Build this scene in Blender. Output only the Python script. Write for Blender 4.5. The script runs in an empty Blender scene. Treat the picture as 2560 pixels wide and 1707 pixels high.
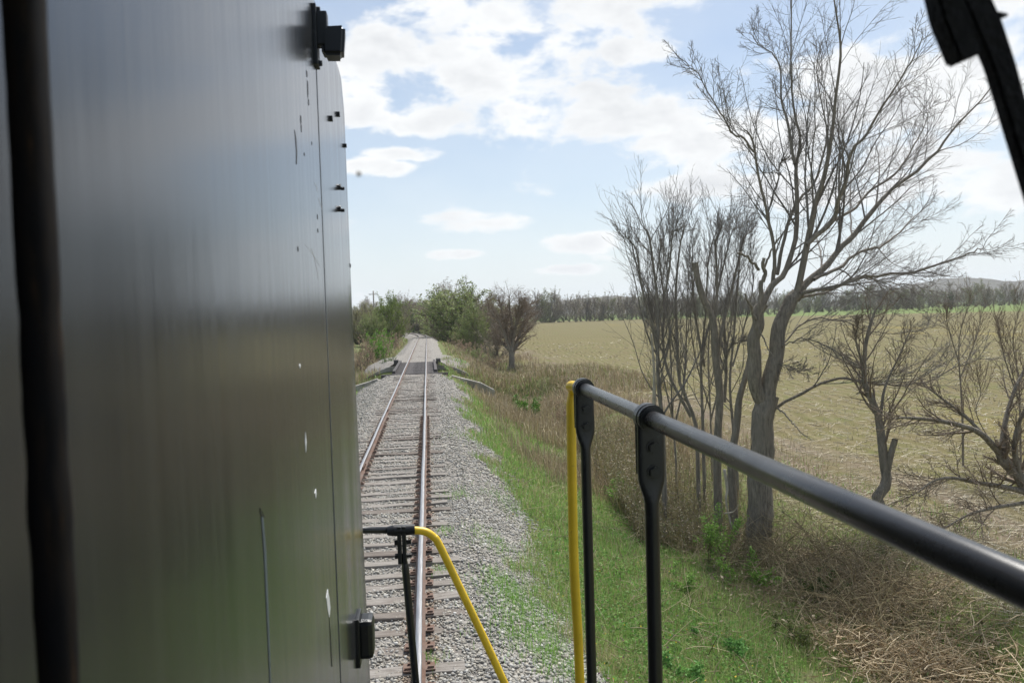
import bpy, bmesh, math, random
import numpy as np
from mathutils import Vector, Matrix

rng = np.random.default_rng(7)
random.seed(7)
R = math.radians
scene = bpy.context.scene
COL = scene.collection

# ------------------------------------------------------------------ camera
CAM = Vector((0.97, 0.0, 3.52))                 # metres; railhead is z = 0, track centre x = 0
FPX, CX, CY, SC = 1961.0, 1280.0, 853.5, 2560 / 2352.0
_Y = Vector((1068 - CX, CY - 796, -FPX)).normalized()
_u = Vector((-0.036, 1.0, 0.0)); _Z = (_u - _u.dot(_Y) * _Y).normalized(); _X = _Y.cross(_Z)
MROT = Matrix((_X, _Y, _Z))
cam_d = bpy.data.cameras.new('camera'); cam = bpy.data.objects.new('camera', cam_d); COL.objects.link(cam)
cam.matrix_world = Matrix.Translation(CAM) @ MROT.to_4x4()
cam_d.sensor_width = 23.5; cam_d.lens = 23.5 * FPX / 2560
cam_d.clip_start = 0.02; cam_d.clip_end = 12000
cam_d.dof.use_dof = True; cam_d.dof.focus_distance = 7.0; cam_d.dof.aperture_fstop = 5.0
scene.camera = cam
scene.view_settings.view_transform = 'Standard'; scene.view_settings.look = 'None'
scene.view_settings.exposure = 0.55; scene.view_settings.gamma = 1.0
scene.view_settings.use_curve_mapping = False
scene.cycles.max_bounces = 6; scene.cycles.diffuse_bounces = 3; scene.cycles.glossy_bounces = 3
scene.cycles.transparent_max_bounces = 8
scene.cycles.use_denoising = True

def ray(px, py):                                 # photo point (2352 wide) -> world direction
    d = MROT @ Vector((px * SC - CX, CY - py * SC, -FPX)); return d
def at_y(px, py, y):
    d = ray(px, py); return CAM + d * (y / d.y)
def at_x(px, py, x):
    d = ray(px, py); return CAM + d * ((x - CAM.x) / d.x)

# ------------------------------------------------------------------ world / sun
SUN_EL, SUN_AZ = R(58), R(32)                    # azimuth from +Y towards +X
world = bpy.data.worlds.new('World'); scene.world = world; world.use_nodes = True
world.cycles.sampling_method = 'MANUAL'; world.cycles.sample_map_resolution = 512
def build_world():
    nt = world.node_tree; N = nt.nodes; L = nt.links; N.clear()
    out = N.new('ShaderNodeOutputWorld'); bg = N.new('ShaderNodeBackground'); L.new(bg.outputs[0], out.inputs[0])
    bg.inputs['Strength'].default_value = 0.1
    sky = N.new('ShaderNodeTexSky'); sky.sky_type = 'NISHITA'; sky.sun_disc = False
    sky.sun_elevation = SUN_EL; sky.sun_rotation = SUN_AZ
    sky.air_density = 1.0; sky.dust_density = 1.2; sky.ozone_density = 1.5
    def val(x):
        return x
    def math_(op, a, b=None, c=None, clamp=False):
        n = N.new('ShaderNodeMath'); n.operation = op; n.use_clamp = clamp
        for i, v in enumerate((a, b, c)):
            if v is None: continue
            if isinstance(v, (int, float)): n.inputs[i].default_value = v
            else: L.new(v, n.inputs[i])
        return n.outputs[0]
    tc = N.new('ShaderNodeTexCoord'); sep = N.new('ShaderNodeSeparateXYZ'); L.new(tc.outputs['Generated'], sep.inputs[0])
    az = math_('ARCTAN2', sep.outputs[0], sep.outputs[1])
    el = math_('ARCSINE', sep.outputs[2])
    # cloud deck seen in perspective: plane coordinates for the broken noise
    zz = math_('MAXIMUM', math_('ADD', sep.outputs[2], 0.10), 0.03)
    pu = math_('DIVIDE', sep.outputs[0], zz); pv = math_('DIVIDE', sep.outputs[1], zz)
    cp = N.new('ShaderNodeCombineXYZ'); L.new(pu, cp.inputs[0]); L.new(pv, cp.inputs[1])
    ae = N.new('ShaderNodeCombineXYZ'); L.new(az, ae.inputs[0]); L.new(math_('MULTIPLY', el, 1.9), ae.inputs[1])
    def noise(vec, scale, detail, rough, dist=0.0):
        n = N.new('ShaderNodeTexNoise'); n.inputs['Scale'].default_value = scale; n.inputs['Detail'].default_value = detail
        n.inputs['Roughness'].default_value = rough; n.inputs['Distortion'].default_value = dist
        L.new(vec, n.inputs['Vector']); return n.outputs['Fac']
    n1 = noise(cp.outputs[0], 0.9, 6, 0.55, 0.2)
    n2 = noise(ae.outputs[0], 10.5, 8, 0.58, 0.2)
    n3 = noise(ae.outputs[0], 6.0, 4, 0.5)
    # cumulus seen in the photograph: azimuth/elevation ellipses broken up by the noise
    blobs = [(1250, 28, 260, 50), (1455, 95, 85, 48), (880, 165, 150, 75), (1110, 165, 190, 75), (1240, 140, 130, 60),
             (840, 262, 90, 45), (985, 272, 140, 38), (1200, 266, 90, 38), (1430, 250, 140, 72), (1520, 345, 130, 38),
             (1660, 320, 150, 62), (2080, 260, 300, 120), (2250, 60, 150, 160), (1080, 512, 95, 24), (1350, 557, 95, 19),
             (850, 385, 75, 20), (1900, 440, 260, 40), (2300, 460, 90, 60), (1060, 585, 60, 12), (1310, 620, 70, 12), (1600, 430, 130, 26), (930, 352, 70, 14)]
    best = None
    for (x, y, rx, ry) in blobs:
        d = ray(x, y).normalized(); a0 = math.atan2(d.x, d.y); e0 = math.asin(d.z)
        d2 = ray(x + rx, y).normalized(); ra = abs(math.atan2(d2.x, d2.y) - a0); re = ry / 1802.0 * 0.93
        da = math_('MULTIPLY', math_('SUBTRACT', az, a0), 1 / ra); de = math_('MULTIPLY', math_('SUBTRACT', el, e0), 1 / re)
        r2 = math_('ADD', math_('MULTIPLY', da, da), math_('MULTIPLY', de, de))
        b = math_('SUBTRACT', 1.0, math_('MULTIPLY', r2, 0.55))
        best = b if best is None else math_('MAXIMUM', best, b)
    best = math_('MAXIMUM', best, -0.55)
    dens = math_('ADD', math_('MULTIPLY', best, 0.34), math_('MULTIPLY', math_('SUBTRACT', n2, 0.5), 1.7))
    dens = math_('ADD', dens, math_('MULTIPLY', math_('SUBTRACT', n1, 0.52), 0.75))
    mr = N.new('ShaderNodeMapRange'); mr.interpolation_type = 'SMOOTHSTEP'; L.new(dens, mr.inputs[0])
    mr.inputs[1].default_value = -0.06; mr.inputs[2].default_value = 0.24
    mask = mr.outputs[0]
    # thin white veil, heavier towards the horizon
    veil = math_('MULTIPLY', math_('POWER', math_('SUBTRACT', 1.0, math_('MAXIMUM', sep.outputs[2], 0.0), clamp=True), 7.0), 0.75)
    veil = math_('ADD', veil, math_('MULTIPLY', n3, 0.46), clamp=True)
    mixv = N.new('ShaderNodeMix'); mixv.data_type = 'RGBA'; L.new(veil, mixv.inputs[0])
    skyg = N.new('ShaderNodeMix'); skyg.data_type = 'RGBA'; skyg.blend_type = 'MULTIPLY'; skyg.inputs[0].default_value = 1.0
    L.new(sky.outputs[0], skyg.inputs[6]); skyg.inputs[7].default_value = SKY_TINT
    L.new(skyg.outputs[2], mixv.inputs[6]); mixv.inputs[7].default_value = (6.4, 6.8, 7.1, 1)
    # cloud shading: denser cores turn slightly grey underneath
    core = N.new('ShaderNodeMapRange'); L.new(math_('ADD', dens, math_('MULTIPLY', math_('SUBTRACT', n3, 0.5), 1.1)), core.inputs[0])
    core.inputs[1].default_value = 0.12; core.inputs[2].default_value = 0.62
    cc = N.new('ShaderNodeMix'); cc.data_type = 'RGBA'; L.new(core.outputs[0], cc.inputs[0])
    cc.inputs[6].default_value = (7.2, 7.25, 7.3, 1); cc.inputs[7].default_value = (5.55, 5.65, 5.85, 1)
    mx = N.new('ShaderNodeMix'); mx.data_type = 'RGBA'; L.new(mask, mx.inputs[0]); L.new(mixv.outputs[2], mx.inputs[6]); L.new(cc.outputs[2], mx.inputs[7])
    L.new(mx.outputs[2], bg.inputs[0])
SKY_TINT = (.80, .835, .85, 1)
build_world()
sl = bpy.data.lights.new('sun', 'SUN'); sl.energy = 4.2; sl.angle = R(18); sl.color = (1.0, 0.96, 0.9)
sun = bpy.data.objects.new('sun', sl); COL.objects.link(sun)
sd = Vector((math.sin(SUN_AZ) * math.cos(SUN_EL), math.cos(SUN_AZ) * math.cos(SUN_EL), math.sin(SUN_EL)))
sun.rotation_euler = sd.to_track_quat('Z', 'Y').to_euler()

# ------------------------------------------------------------------ helpers
def tag(o, label=None, cat=None, group=None, kind=None):
    if label: o['label'] = label
    if cat: o['category'] = cat
    if group: o['group'] = group
    if kind: o['kind'] = kind
    return o
def empty(name, loc=(0, 0, 0), label=None, cat=None, group=None, kind=None):
    o = bpy.data.objects.new(name, None); o.location = loc; o.empty_display_size = 0.2; COL.objects.link(o)
    return tag(o, label, cat, group, kind)
def link(name, me, parent=None):
    o = bpy.data.objects.new(name, me); COL.objects.link(o)
    if parent is not None:
        o.parent = parent
        p = Vector((0, 0, 0)); q = parent
        while q is not None: p += q.location; q = q.parent
        o.location = -p                              # parts are written in world coordinates
    return o
def mesh_np(name, V, faces, mat, smooth=False, col=None, midx=None):
    V = np.asarray(V, dtype=np.float32).reshape(-1, 3)
    loops, starts, n = [], [], 0
    for F in faces:
        F = np.asarray(F, dtype=np.int32)
        if F.size == 0: continue
        k = F.shape[1]; starts.append(np.arange(len(F), dtype=np.int32) * k + n); loops.append(F.ravel()); n += F.size
    loops = np.concatenate(loops); starts = np.concatenate(starts)
    me = bpy.data.meshes.new(name)
    me.vertices.add(len(V)); me.vertices.foreach_set('co', V.ravel())
    me.loops.add(len(loops)); me.loops.foreach_set('vertex_index', loops)
    me.polygons.add(len(starts)); me.polygons.foreach_set('loop_start', starts)
    if smooth: me.polygons.foreach_set('use_smooth', np.ones(len(starts), dtype=bool))
    for m in (mat if isinstance(mat, (list, tuple)) else [mat]): me.materials.append(m)
    if midx is not None: me.polygons.foreach_set('material_index', np.asarray(midx, dtype=np.int32))
    if col is not None:
        a = me.color_attributes.new('tint', 'FLOAT_COLOR', 'POINT')
        c = np.ones((len(V), 4), dtype=np.float32); c[:, :3] = col; a.data.foreach_set('color', c.ravel())
    me.update(calc_edges=True); me.validate()
    return me
def obj_np(name, V, faces, mat, parent=None, **k):
    return link(name, mesh_np(name, V, faces, mat, **k), parent)
def obj_bm(name, bm, mat, parent=None, smooth=False):
    me = bpy.data.meshes.new(name); bm.to_mesh(me); bm.free(); me.materials.append(mat)
    if smooth: me.polygons.foreach_set('use_smooth', [True] * len(me.polygons))
    return link(name, me, parent)
def box_bm(c, s, bevel=0.0, rot=None, bm=None):
    bm = bm or bmesh.new()
    M = Matrix.Translation(Vector(c)) @ (rot.to_4x4() if rot is not None else Matrix()) @ Matrix.Diagonal((*s, 1))
    r = bmesh.ops.create_cube(bm, size=1.0, matrix=M)
    if bevel > 0:
        es = list({e for v in r['verts'] for e in v.link_edges})
        bmesh.ops.bevel(bm, geom=es, offset=bevel, segments=2, affect='EDGES', profile=0.6)
    return bm
def box(name, c, s, mat, parent=None, bevel=0.0, rot=None):
    return obj_bm(name, box_bm(c, s, bevel, rot), mat, parent)
def cyl_bm(p0, p1, r0, r1, seg=16, bm=None, bevel=0.0):
    bm = bm or bmesh.new(); p0 = Vector(p0); p1 = Vector(p1); d = p1 - p0
    M = Matrix.Translation((p0 + p1) / 2) @ d.to_track_quat('Z', 'Y').to_matrix().to_4x4()
    r = bmesh.ops.create_cone(bm, cap_ends=True, segments=seg, radius1=r0, radius2=r1, depth=d.length, matrix=M)
    if bevel > 0:
        es = [e for e in {e for v in r['verts'] for e in v.link_edges} if any(len(f.verts) > 4 for f in e.link_faces)]
        bmesh.ops.bevel(bm, geom=es, offset=bevel, segments=2, affect='EDGES')
    return bm

def catmull(P, n):
    P = np.asarray(P, float); m = len(P)
    if m == 2: return P[0] + (P[1] - P[0]) * np.linspace(0, 1, n)[:, None]
    Q = np.vstack([2 * P[0] - P[1], P, 2 * P[-1] - P[-2]])
    t = np.linspace(0, m - 1 - 1e-6, n); i = t.astype(int); f = (t - i)[:, None]
    a, b, c, d = Q[i], Q[i + 1], Q[i + 2], Q[i + 3]
    return 0.5 * (2 * b + (c - a) * f + (2 * a - 5 * b + 4 * c - d) * f ** 2 + (3 * b - a - 3 * c + d) * f ** 3)
def norm(v): return v / np.maximum(np.linalg.norm(v, axis=-1, keepdims=True), 1e-9)
def tubes(P, rad, sides, base=0):
    """P (N,K,3), rad (N,K) -> verts, quads"""
    N, K, _ = P.shape
    T = norm(np.gradient(P, axis=1))
    D = norm(P[:, -1] - P[:, 0])
    ref = np.where(np.abs(D[:, 2:3]) > 0.8, np.array([[1.0, 0.13, 0]]), np.array([[0.1, 0.05, 1.0]]))
    A = norm(np.cross(T, ref[:, None, :])); B = np.cross(T, A)
    th = np.arange(sides) / sides * 2 * np.pi
    ring = A[:, :, None, :] * np.cos(th)[None, None, :, None] + B[:, :, None, :] * np.sin(th)[None, None, :, None]
    V = P[:, :, None, :] + ring * rad[:, :, None, None]
    idx = np.arange(N * K * sides).reshape(N, K, sides) + base
    a = idx[:, :-1]; b = idx[:, 1:]
    F = np.stack([a, np.roll(a, -1, 2), np.roll(b, -1, 2), b], -1).reshape(-1, 4)
    return V.reshape(-1, 3), F
def pipe(name, pts, r, mat, parent, n=None, sides=16, capped=True):
    P = catmull(pts, n or max(2, len(pts) * 6)) if len(pts) > 2 else catmull(pts, 2)
    rad = np.full(len(P), r) if np.isscalar(r) else np.interp(np.linspace(0, 1, len(P)), np.linspace(0, 1, len(r)), r)
    V, F = tubes(P[None], rad[None], sides)
    V = np.vstack([V, P[0], P[-1]]); n0 = len(V) - 2; K = len(P)
    s = np.arange(sides); c0 = np.stack([np.full(sides, n0), np.roll(s, -1), s], -1)
    e = (K - 1) * sides; c1 = np.stack([np.full(sides, n0 + 1), e + s, e + np.roll(s, -1)], -1)
    return obj_np(name, V, [F, np.vstack([c0, c1])], mat, parent, smooth=True)

_perm = np.random.default_rng(3).random((256, 256))
def vn(x, y, s=1.0, o=0):
    x = np.asarray(x, float) / s + o * 17.3; y = np.asarray(y, float) / s + o * 9.1
    i = np.floor(x).astype(int); j = np.floor(y).astype(int); f = x - i; g = y - j
    f = f * f * (3 - 2 * f); g = g * g * (3 - 2 * g)
    p = lambda a, b: _perm[a & 255, b & 255]
    return (p(i, j) * (1 - f) + p(i + 1, j) * f) * (1 - g) + (p(i, j + 1) * (1 - f) + p(i + 1, j + 1) * f) * g
def fbm(x, y, s, o=0): return 0.55 * vn(x, y, s, o) + 0.3 * vn(x, y, s * .43, o + 1) + 0.15 * vn(x, y, s * .19, o + 2)

# ------------------------------------------------------------------ materials
class MB:
    def __init__(self, name):
        self.m = bpy.data.materials.new(name); self.m.use_nodes = True
        self.nt = self.m.node_tree; self.N = self.nt.nodes; self.L = self.nt.links
        self.b = self.N['Principled BSDF']
        self.pos = self.N.new('ShaderNodeTexCoord').outputs['Object']
    def set(self, k, v):
        if hasattr(v, 'links'): self.L.new(v, self.b.inputs[k])
        else: self.b.inputs[k].default_value = v
        return self
    def vec(self, scale=(1, 1, 1), loc=(0, 0, 0)):
        n = self.N.new('ShaderNodeMapping'); n.inputs['Scale'].default_value = scale; n.inputs['Location'].default_value = loc
        self.L.new(self.pos, n.inputs[0]); return n.outputs[0]
    def noise(self, scale, detail=4, rough=.55, vec=None, dist=0.0):
        n = self.N.new('ShaderNodeTexNoise'); n.inputs['Scale'].default_value = scale; n.inputs['Detail'].default_value = detail
        n.inputs['Roughness'].default_value = rough; n.inputs['Distortion'].default_value = dist
        self.L.new(vec if vec is not None else self.pos, n.inputs['Vector']); return n.outputs['Fac']
    def vor(self, scale, feature='F1', out='Distance', vec=None):
        n = self.N.new('ShaderNodeTexVoronoi'); n.feature = feature; n.inputs['Scale'].default_value = scale
        self.L.new(vec if vec is not None else self.pos, n.inputs['Vector']); return n.outputs[out]
    def ramp(self, fac, stops):
        n = self.N.new('ShaderNodeValToRGB'); e = n.color_ramp.elements
        while len(e) < len(stops): e.new(0.5)
        for k, (p, c) in enumerate(stops):
            e[k].position = p; e[k].color = (*c, 1) if len(c) == 3 else c
        self.L.new(fac, n.inputs[0]); return n.outputs[0]
    def mix(self, fac, a, b, mode='MIX'):
        n = self.N.new('ShaderNodeMix'); n.data_type = 'RGBA'; n.blend_type = mode
        for i, v in ((0, fac), (6, a), (7, b)):
            if hasattr(v, 'links'): self.L.new(v, n.inputs[i])
            elif i == 0: n.inputs[0].default_value = v
            else: n.inputs[i].default_value = (*v, 1) if len(v) == 3 else v
        return n.outputs[2]
    def math(self, op, a, b=None, clamp=False):
        n = self.N.new('ShaderNodeMath'); n.operation = op; n.use_clamp = clamp
        for i, v in ((0, a), (1, b)):
            if v is None: continue
            if hasattr(v, 'links'): self.L.new(v, n.inputs[i])
            else: n.inputs[i].default_value = v
        return n.outputs[0]
    def mapr(self, v, a, b, c=0.0, d=1.0):
        n = self.N.new('ShaderNodeMapRange'); self.L.new(v, n.inputs[0])
        for i, x in enumerate((a, b, c, d)): n.inputs[i + 1].default_value = x
        return n.outputs[0]
    def attr(self, name='tint'):
        n = self.N.new('ShaderNodeAttribute'); n.attribute_name = name; return n.outputs['Color']
    def rand(self):
        return self.N.new('ShaderNodeObjectInfo').outputs['Random']
    def bump(self, h, strength=.5, dist=.02):
        n = self.N.new('ShaderNodeBump'); n.inputs['Strength'].default_value = strength; n.inputs['Distance'].default_value = dist
        self.L.new(h, n.inputs['Height']); self.L.new(n.outputs[0], self.b.inputs['Normal']); return self

def simple(name, c, rough=.8, metal=0.0, var=.25, scale=6, bump=.2, spec=.3):
    m = MB(name); n = m.noise(scale, 5)
    m.set('Base Color', m.ramp(n, [(.25, tuple(x * (1 - var) for x in c)), (.75, tuple(min(1, x * (1 + var)) for x in c))]))
    m.set('Roughness', rough).set('Metallic', metal).set('Specular IOR Level', spec)
    if bump: m.bump(m.noise(scale * 6, 4), bump, .01)
    return m.m
def foliage(name, var=.2, trans=.35):
    m = MB(name); c = m.attr()
    m.set('Base Color', c).set('Roughness', .6).set('Specular IOR Level', .25)
    if trans:
        t = m.N.new('ShaderNodeBsdfTranslucent'); m.L.new(c, t.inputs[0])
        mx = m.N.new('ShaderNodeMixShader'); mx.inputs[0].default_value = trans
        m.L.new(m.b.outputs[0], mx.inputs[1]); m.L.new(t.outputs[0], mx.inputs[2])
        m.L.new(mx.outputs[0], m.N['Material Output'].inputs[0])
    return m.m
FOL = foliage('foliage_blades'); DRY = foliage('dry_stems', trans=.15)

def bark_mat(name, c, s=1.0):
    m = MB(name); v = m.vec((s * 9, s * 9, s * 1.6)); n = m.noise(2.2, 6, .65, v); n2 = m.noise(1.3, 3)
    col = m.ramp(n, [(.3, tuple(x * .45 for x in c)), (.55, c), (.8, tuple(x * 1.45 for x in c))])
    col = m.mix(m.mapr(n2, .5, .75), col, (c[0] * .8, c[1] * .8, c[2] * .8))
    m.set('Base Color', col).set('Roughness', .9).set('Specular IOR Level', .15).bump(n, 1.0, .07); return m.m
BARK = bark_mat('bark_grey_brown', (.285, .25, .205)); BARK2 = bark_mat('bark_grey', (.29, .26, .22)); TWIG = simple('twig_bark', (.19, .172, .155), .85, var=.3, bump=0)
TWIG2 = simple('twig_bark_warm', (.21, .165, .125), .85, var=.3, bump=0)
DEADW = simple('dead_pale_wood', (.36, .32, .26), .85, var=.3)

# hood paint: worn dark metal, brushed vertically
def hood_mat():
    m = MB('worn_hood_metal')
    st = m.noise(1.0, 5, .6, m.vec((34, 34, .55))); cl = m.noise(2.2, 4, .5); fine = m.noise(1.0, 3, .5, m.vec((210, 210, 2.5)))
    c = m.ramp(st, [(.25, (.098, .103, .110)), (.75, (.126, .131, .136))])
    c = m.mix(m.mapr(cl, .45, .8, 0, .5), c, (.142, .138, .132))
    m.set('Base Color', c).set('Metallic', .80).set('Specular Tint', (.90, .92, .95, 1))
    r = m.math('ADD', m.mapr(st, .3, .7, .16, .225), m.mapr(fine, .3, .7, -.01, .03)); m.set('Roughness', r)
    m.set('Anisotropic', .35)
    tg = m.N.new('ShaderNodeTangent'); tg.direction_type = 'RADIAL'; tg.axis = 'Y'; m.L.new(tg.outputs[0], m.b.inputs['Tangent'])
    h = m.math('ADD', m.math('MULTIPLY', m.noise(1.0, 3, .5, m.vec((9, 9, 1.2))), 1.0), m.math('MULTIPLY', fine, .08))
    m.bump(h, .08, .01); return m.m
HOOD = hood_mat()
def paint(name, c, rough=.35, wear=None):
    m = MB(name); n = m.noise(9, 6, .65); n2 = m.noise(60, 3)
    col = m.ramp(n, [(.3, tuple(x * .86 for x in c)), (.7, tuple(min(1, x * 1.1) for x in c))])
    if wear: col = m.mix(m.mapr(m.noise(26, 5, .7, m.vec((1, .35, 1))), .63, .68), col, wear)
    m.set('Base Color', col).set('Roughness', m.mapr(n, .2, .8, rough - .07, rough + .12)).set('Specular IOR Level', .5)
    m.bump(m.math('ADD', n, m.math('MULTIPLY', n2, .25)), .12, .004); return m.m
BLACK = paint('black_enamel', (.010, .0115, .013), .36, (.03, .03, .032)); YELLOW = paint('safety_yellow', (.80, .53, .025), .4, (.5, .32, .03))
RAILPIPE = paint('worn_black_pipe', (.022, .022, .023), .27, (.045, .043, .042))
RUBBER = simple('black_rubber', (.008, .008, .009), .7, var=.4, scale=25, bump=.4)
FRAMEM = simple('window_frame_grey', (.022, .027, .036), .5, metal=.3, var=.15)
CABIN = simple('cab_paint', (.03, .035, .04), .6, var=.2)
WHITE = simple('bare_white_metal', (.62, .63, .64), .5, metal=.2, var=.15, scale=80)

# ------------------------------------------------------------------ terrain
BR0, BR1 = 53.4, 67.8                            # bridge span along the track
def cx(y):
    y = np.asarray(y, float); d = np.maximum(y - 150.0, 0); return -np.minimum(d ** 2 / (2 * 430.0), 1e9)
RX = [-3000, -400, -60, -16, -8, -5.2, -2.9, -2.3, 0, 2.3, 2.8, 4.2, 6.0, 7.4, 9.4, 10.8, 12.5, 40, 300, 700, 3000]
RZ = [-1.5, -1.5, -1.3, -1.0, -1.75, -1.7, -.85, -.80, -.80, -.80, -.84, -1.55, -2.35, -2.7, -2.6, -2.12, -2.0, -1.95, -1.9, -1.2, 2]
def gz(x, y):
    x = np.asarray(x, float); y = np.asarray(y, float); u = x - cx(np.minimum(y, 420))
    z = np.interp(u, RX, RZ)
    side = np.clip((np.abs(u) - 2.6) / 1.5, 0, 1)
    near = np.clip(1 - np.abs(u) / 200, 0.15, 1)
    z = z + side * near * (.26 * (fbm(x, y, 2.6, 1) - .5) + .5 * (vn(x, y, 9, 4) - .5) * np.clip((np.abs(u) - 3) / 5, 0, 1))
    hump = np.exp(-(((u - 5.5) / 2.2) ** 2)) * .9 * np.clip((y - 66) / 10, 0, 1) * np.clip((150 - y) / 30, 0, 1)
    z = z + hump
    ch = np.exp(-np.abs((y - 60.5) / 6.0) ** 7) * np.clip((14 - u) / 4, 0, 1) * np.clip((u + 40) / 10, 0, 1)
    return z - ch * np.maximum(0, z + 4.3)
def build_terrain():
    def axis(parts):
        return np.unique(np.concatenate([np.arange(a, b, s) for a, b, s in parts]))
    xs = axis([(-4000, -400, 400), (-400, -60, 20), (-60, -12, 2), (-12, 16, .25), (16, 60, 1.5), (60, 400, 15), (400, 4001, 300)])
    ys = axis([(-40, 0, 4), (0, 45, .35), (45, 80, .4), (80, 200, 2), (200, 420, 6), (420, 1000, 30), (1000, 5001, 400)])
    X, Y = np.meshgrid(xs, ys); Z = gz(X, Y); V = np.stack([X, Y, Z], -1).reshape(-1, 3)
    nx, ny = len(xs), len(ys); i = np.arange(nx * ny).reshape(ny, nx)
    F = np.stack([i[:-1, :-1], i[:-1, 1:], i[1:, 1:], i[1:, :-1]], -1).reshape(-1, 4)
    m = MB('ground_field')
    sep = m.N.new('ShaderNodeSeparateXYZ'); m.L.new(m.pos, sep.inputs[0]); x, y = sep.outputs[0], sep.outputs[1]
    n_big = m.noise(.035, 4, .6); n_mid = m.noise(.45, 5, .6); n_f = m.noise(7, 5, .7)
    rowv = m.math('SINE', m.math('MULTIPLY', m.math('ADD', m.math('ADD', x, m.math('MULTIPLY', y, -.10)), m.math('MULTIPLY', n_big, 5.0)), 2 * math.pi / .76))
    field = m.ramp(n_mid, [(.25, (.125, .098, .054)), (.45, (.136, .116, .054)), (.6, (.126, .122, .046)), (.78, (.098, .118, .038))])
    field = m.mix(m.mapr(n_big, .48, .68, 0, .55), field, (.145, .122, .050))
    field = m.mix(m.mapr(m.noise(1.6, 5, .7), .4, .7, 0, .4), field, (.17, .145, .075))
    field = m.mix(m.math('MULTIPLY', m.mapr(rowv, -.3, 1, 0, .6), m.mapr(n_f, .35, .6)), field, (.25, .21, .13))
    field = m.mix(m.mapr(m.noise(1.0, 3, .5, m.vec((.05, .012, 1), (3.1, 7.7, 0))), .60, .70, 0, .4), field, (.26, .205, .045))
    soil = m.math('MULTIPLY', m.math('MULTIPLY', m.mapr(x, 11.8, 13.0), m.mapr(x, 18.0, 15.0)), m.mapr(m.noise(.5, 4, .6, m.vec((1, .25, 1))), .40, .58, 0, .85))
    field = m.mix(soil, field, m.ramp(n_f, [(.3, (.135, .105, .078)), (.7, (.215, .172, .135))]))
    # strip of winter wheat beyond the stubble
    edge = m.math('ADD', y, m.math('MULTIPLY', x, 1.7))
    edge = m.math('ADD', edge, m.math('MULTIPLY', m.math('SUBTRACT', n_big, .5), 12))
    wheat = m.math('GREATER_THAN', edge, 790)
    field = m.mix(wheat, field, m.ramp(n_mid, [(.3, (.125, .17, .05)), (.7, (.15, .195, .06))]))
    bank = m.ramp(n_mid, [(.25, (.12, .105, .06)), (.5, (.12, .155, .05)), (.75, (.18, .17, .085))])
    bank = m.mix(m.mapr(n_f, .45, .7, 0, .6), bank, (.15, .125, .085))
    fac = m.mapr(m.math('ADD', x, m.math('MULTIPLY', n_mid, 3.0)), 11.8, 13.6)
    c = m.mix(fac, bank, field)
    m.set('Base Color', c).set('Roughness', .95).set('Specular IOR Level', .1)
    m.bump(m.math('ADD', n_f, m.math('MULTIPLY', n_mid, .6)), .5, .08)
    o = obj_np('ground', V, [F], m.m, smooth=True); tag(o, 'stubble field, embankment slope and ditch beside the track', kind='structure')
build_terrain()

def stone_mat(name, sc=1.0, k=1.0):
    m = MB(name); c1 = m.vor(15 * sc, 'F1', 'Color'); d = m.vor(15 * sc, 'F1'); n = m.noise(1.2, 4); nf = m.noise(50, 4, .6)
    bw = m.N.new('ShaderNodeRGBToBW'); m.L.new(c1, bw.inputs[0])
    col = m.ramp(bw.outputs[0], [(.2, (.24 * k, .225 * k, .205 * k)), (.5, (.40 * k, .38 * k, .35 * k)), (.8, (.56 * k, .54 * k, .50 * k))])
    col = m.mix(m.mapr(d, .02, .055, 0, .55), col, (.14 * k, .125 * k, .11 * k))
    col = m.mix(m.mapr(n, .4, .7, 0, .4), col, (.30 * k, .275 * k, .24 * k), 'MIX')
    m.set('Base Color', col).set('Roughness', .9).set('Specular IOR Level', .2)
    m.bump(m.math('SUBTRACT', m.math('MULTIPLY', nf, .3), d), 1.0, .05); return m.m
GRAVEL = stone_mat('ballast_gravel'); GRAVEL2 = stone_mat('fresh_pale_gravel', 1.4, 1.08)
def ballast_half(y):                             # (shoulder crest, toe) distance from track centre
    fan = np.exp(-((y - 75.5) / 5.5) ** 2) * 2.0 + np.exp(-((y - 47.5) / 5.0) ** 2) * .55
    return 1.66 + fan * .9, 2.75 + fan + .35 * (vn(y, 0, 3.1) - .5)
def bed_z(u, y):
    cr, toe = ballast_half(y); a = np.abs(u)
    z = np.where(a < cr, -.236 + .000 * a / cr, np.where(a < toe, -.236 - (a - cr) / np.maximum(toe - cr, .1) * .56, -.80 - (a - toe) * 1.1))
    z = z + .012 * np.clip((y - 14) / 16, 0, 1) * np.clip((1.6 - a) / .4, 0, 1)
    return z + .06 * (fbm(u, y, .7, 3) - .5) + .03 * (vn(u, y, 2.1, 13) - .5)
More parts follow.
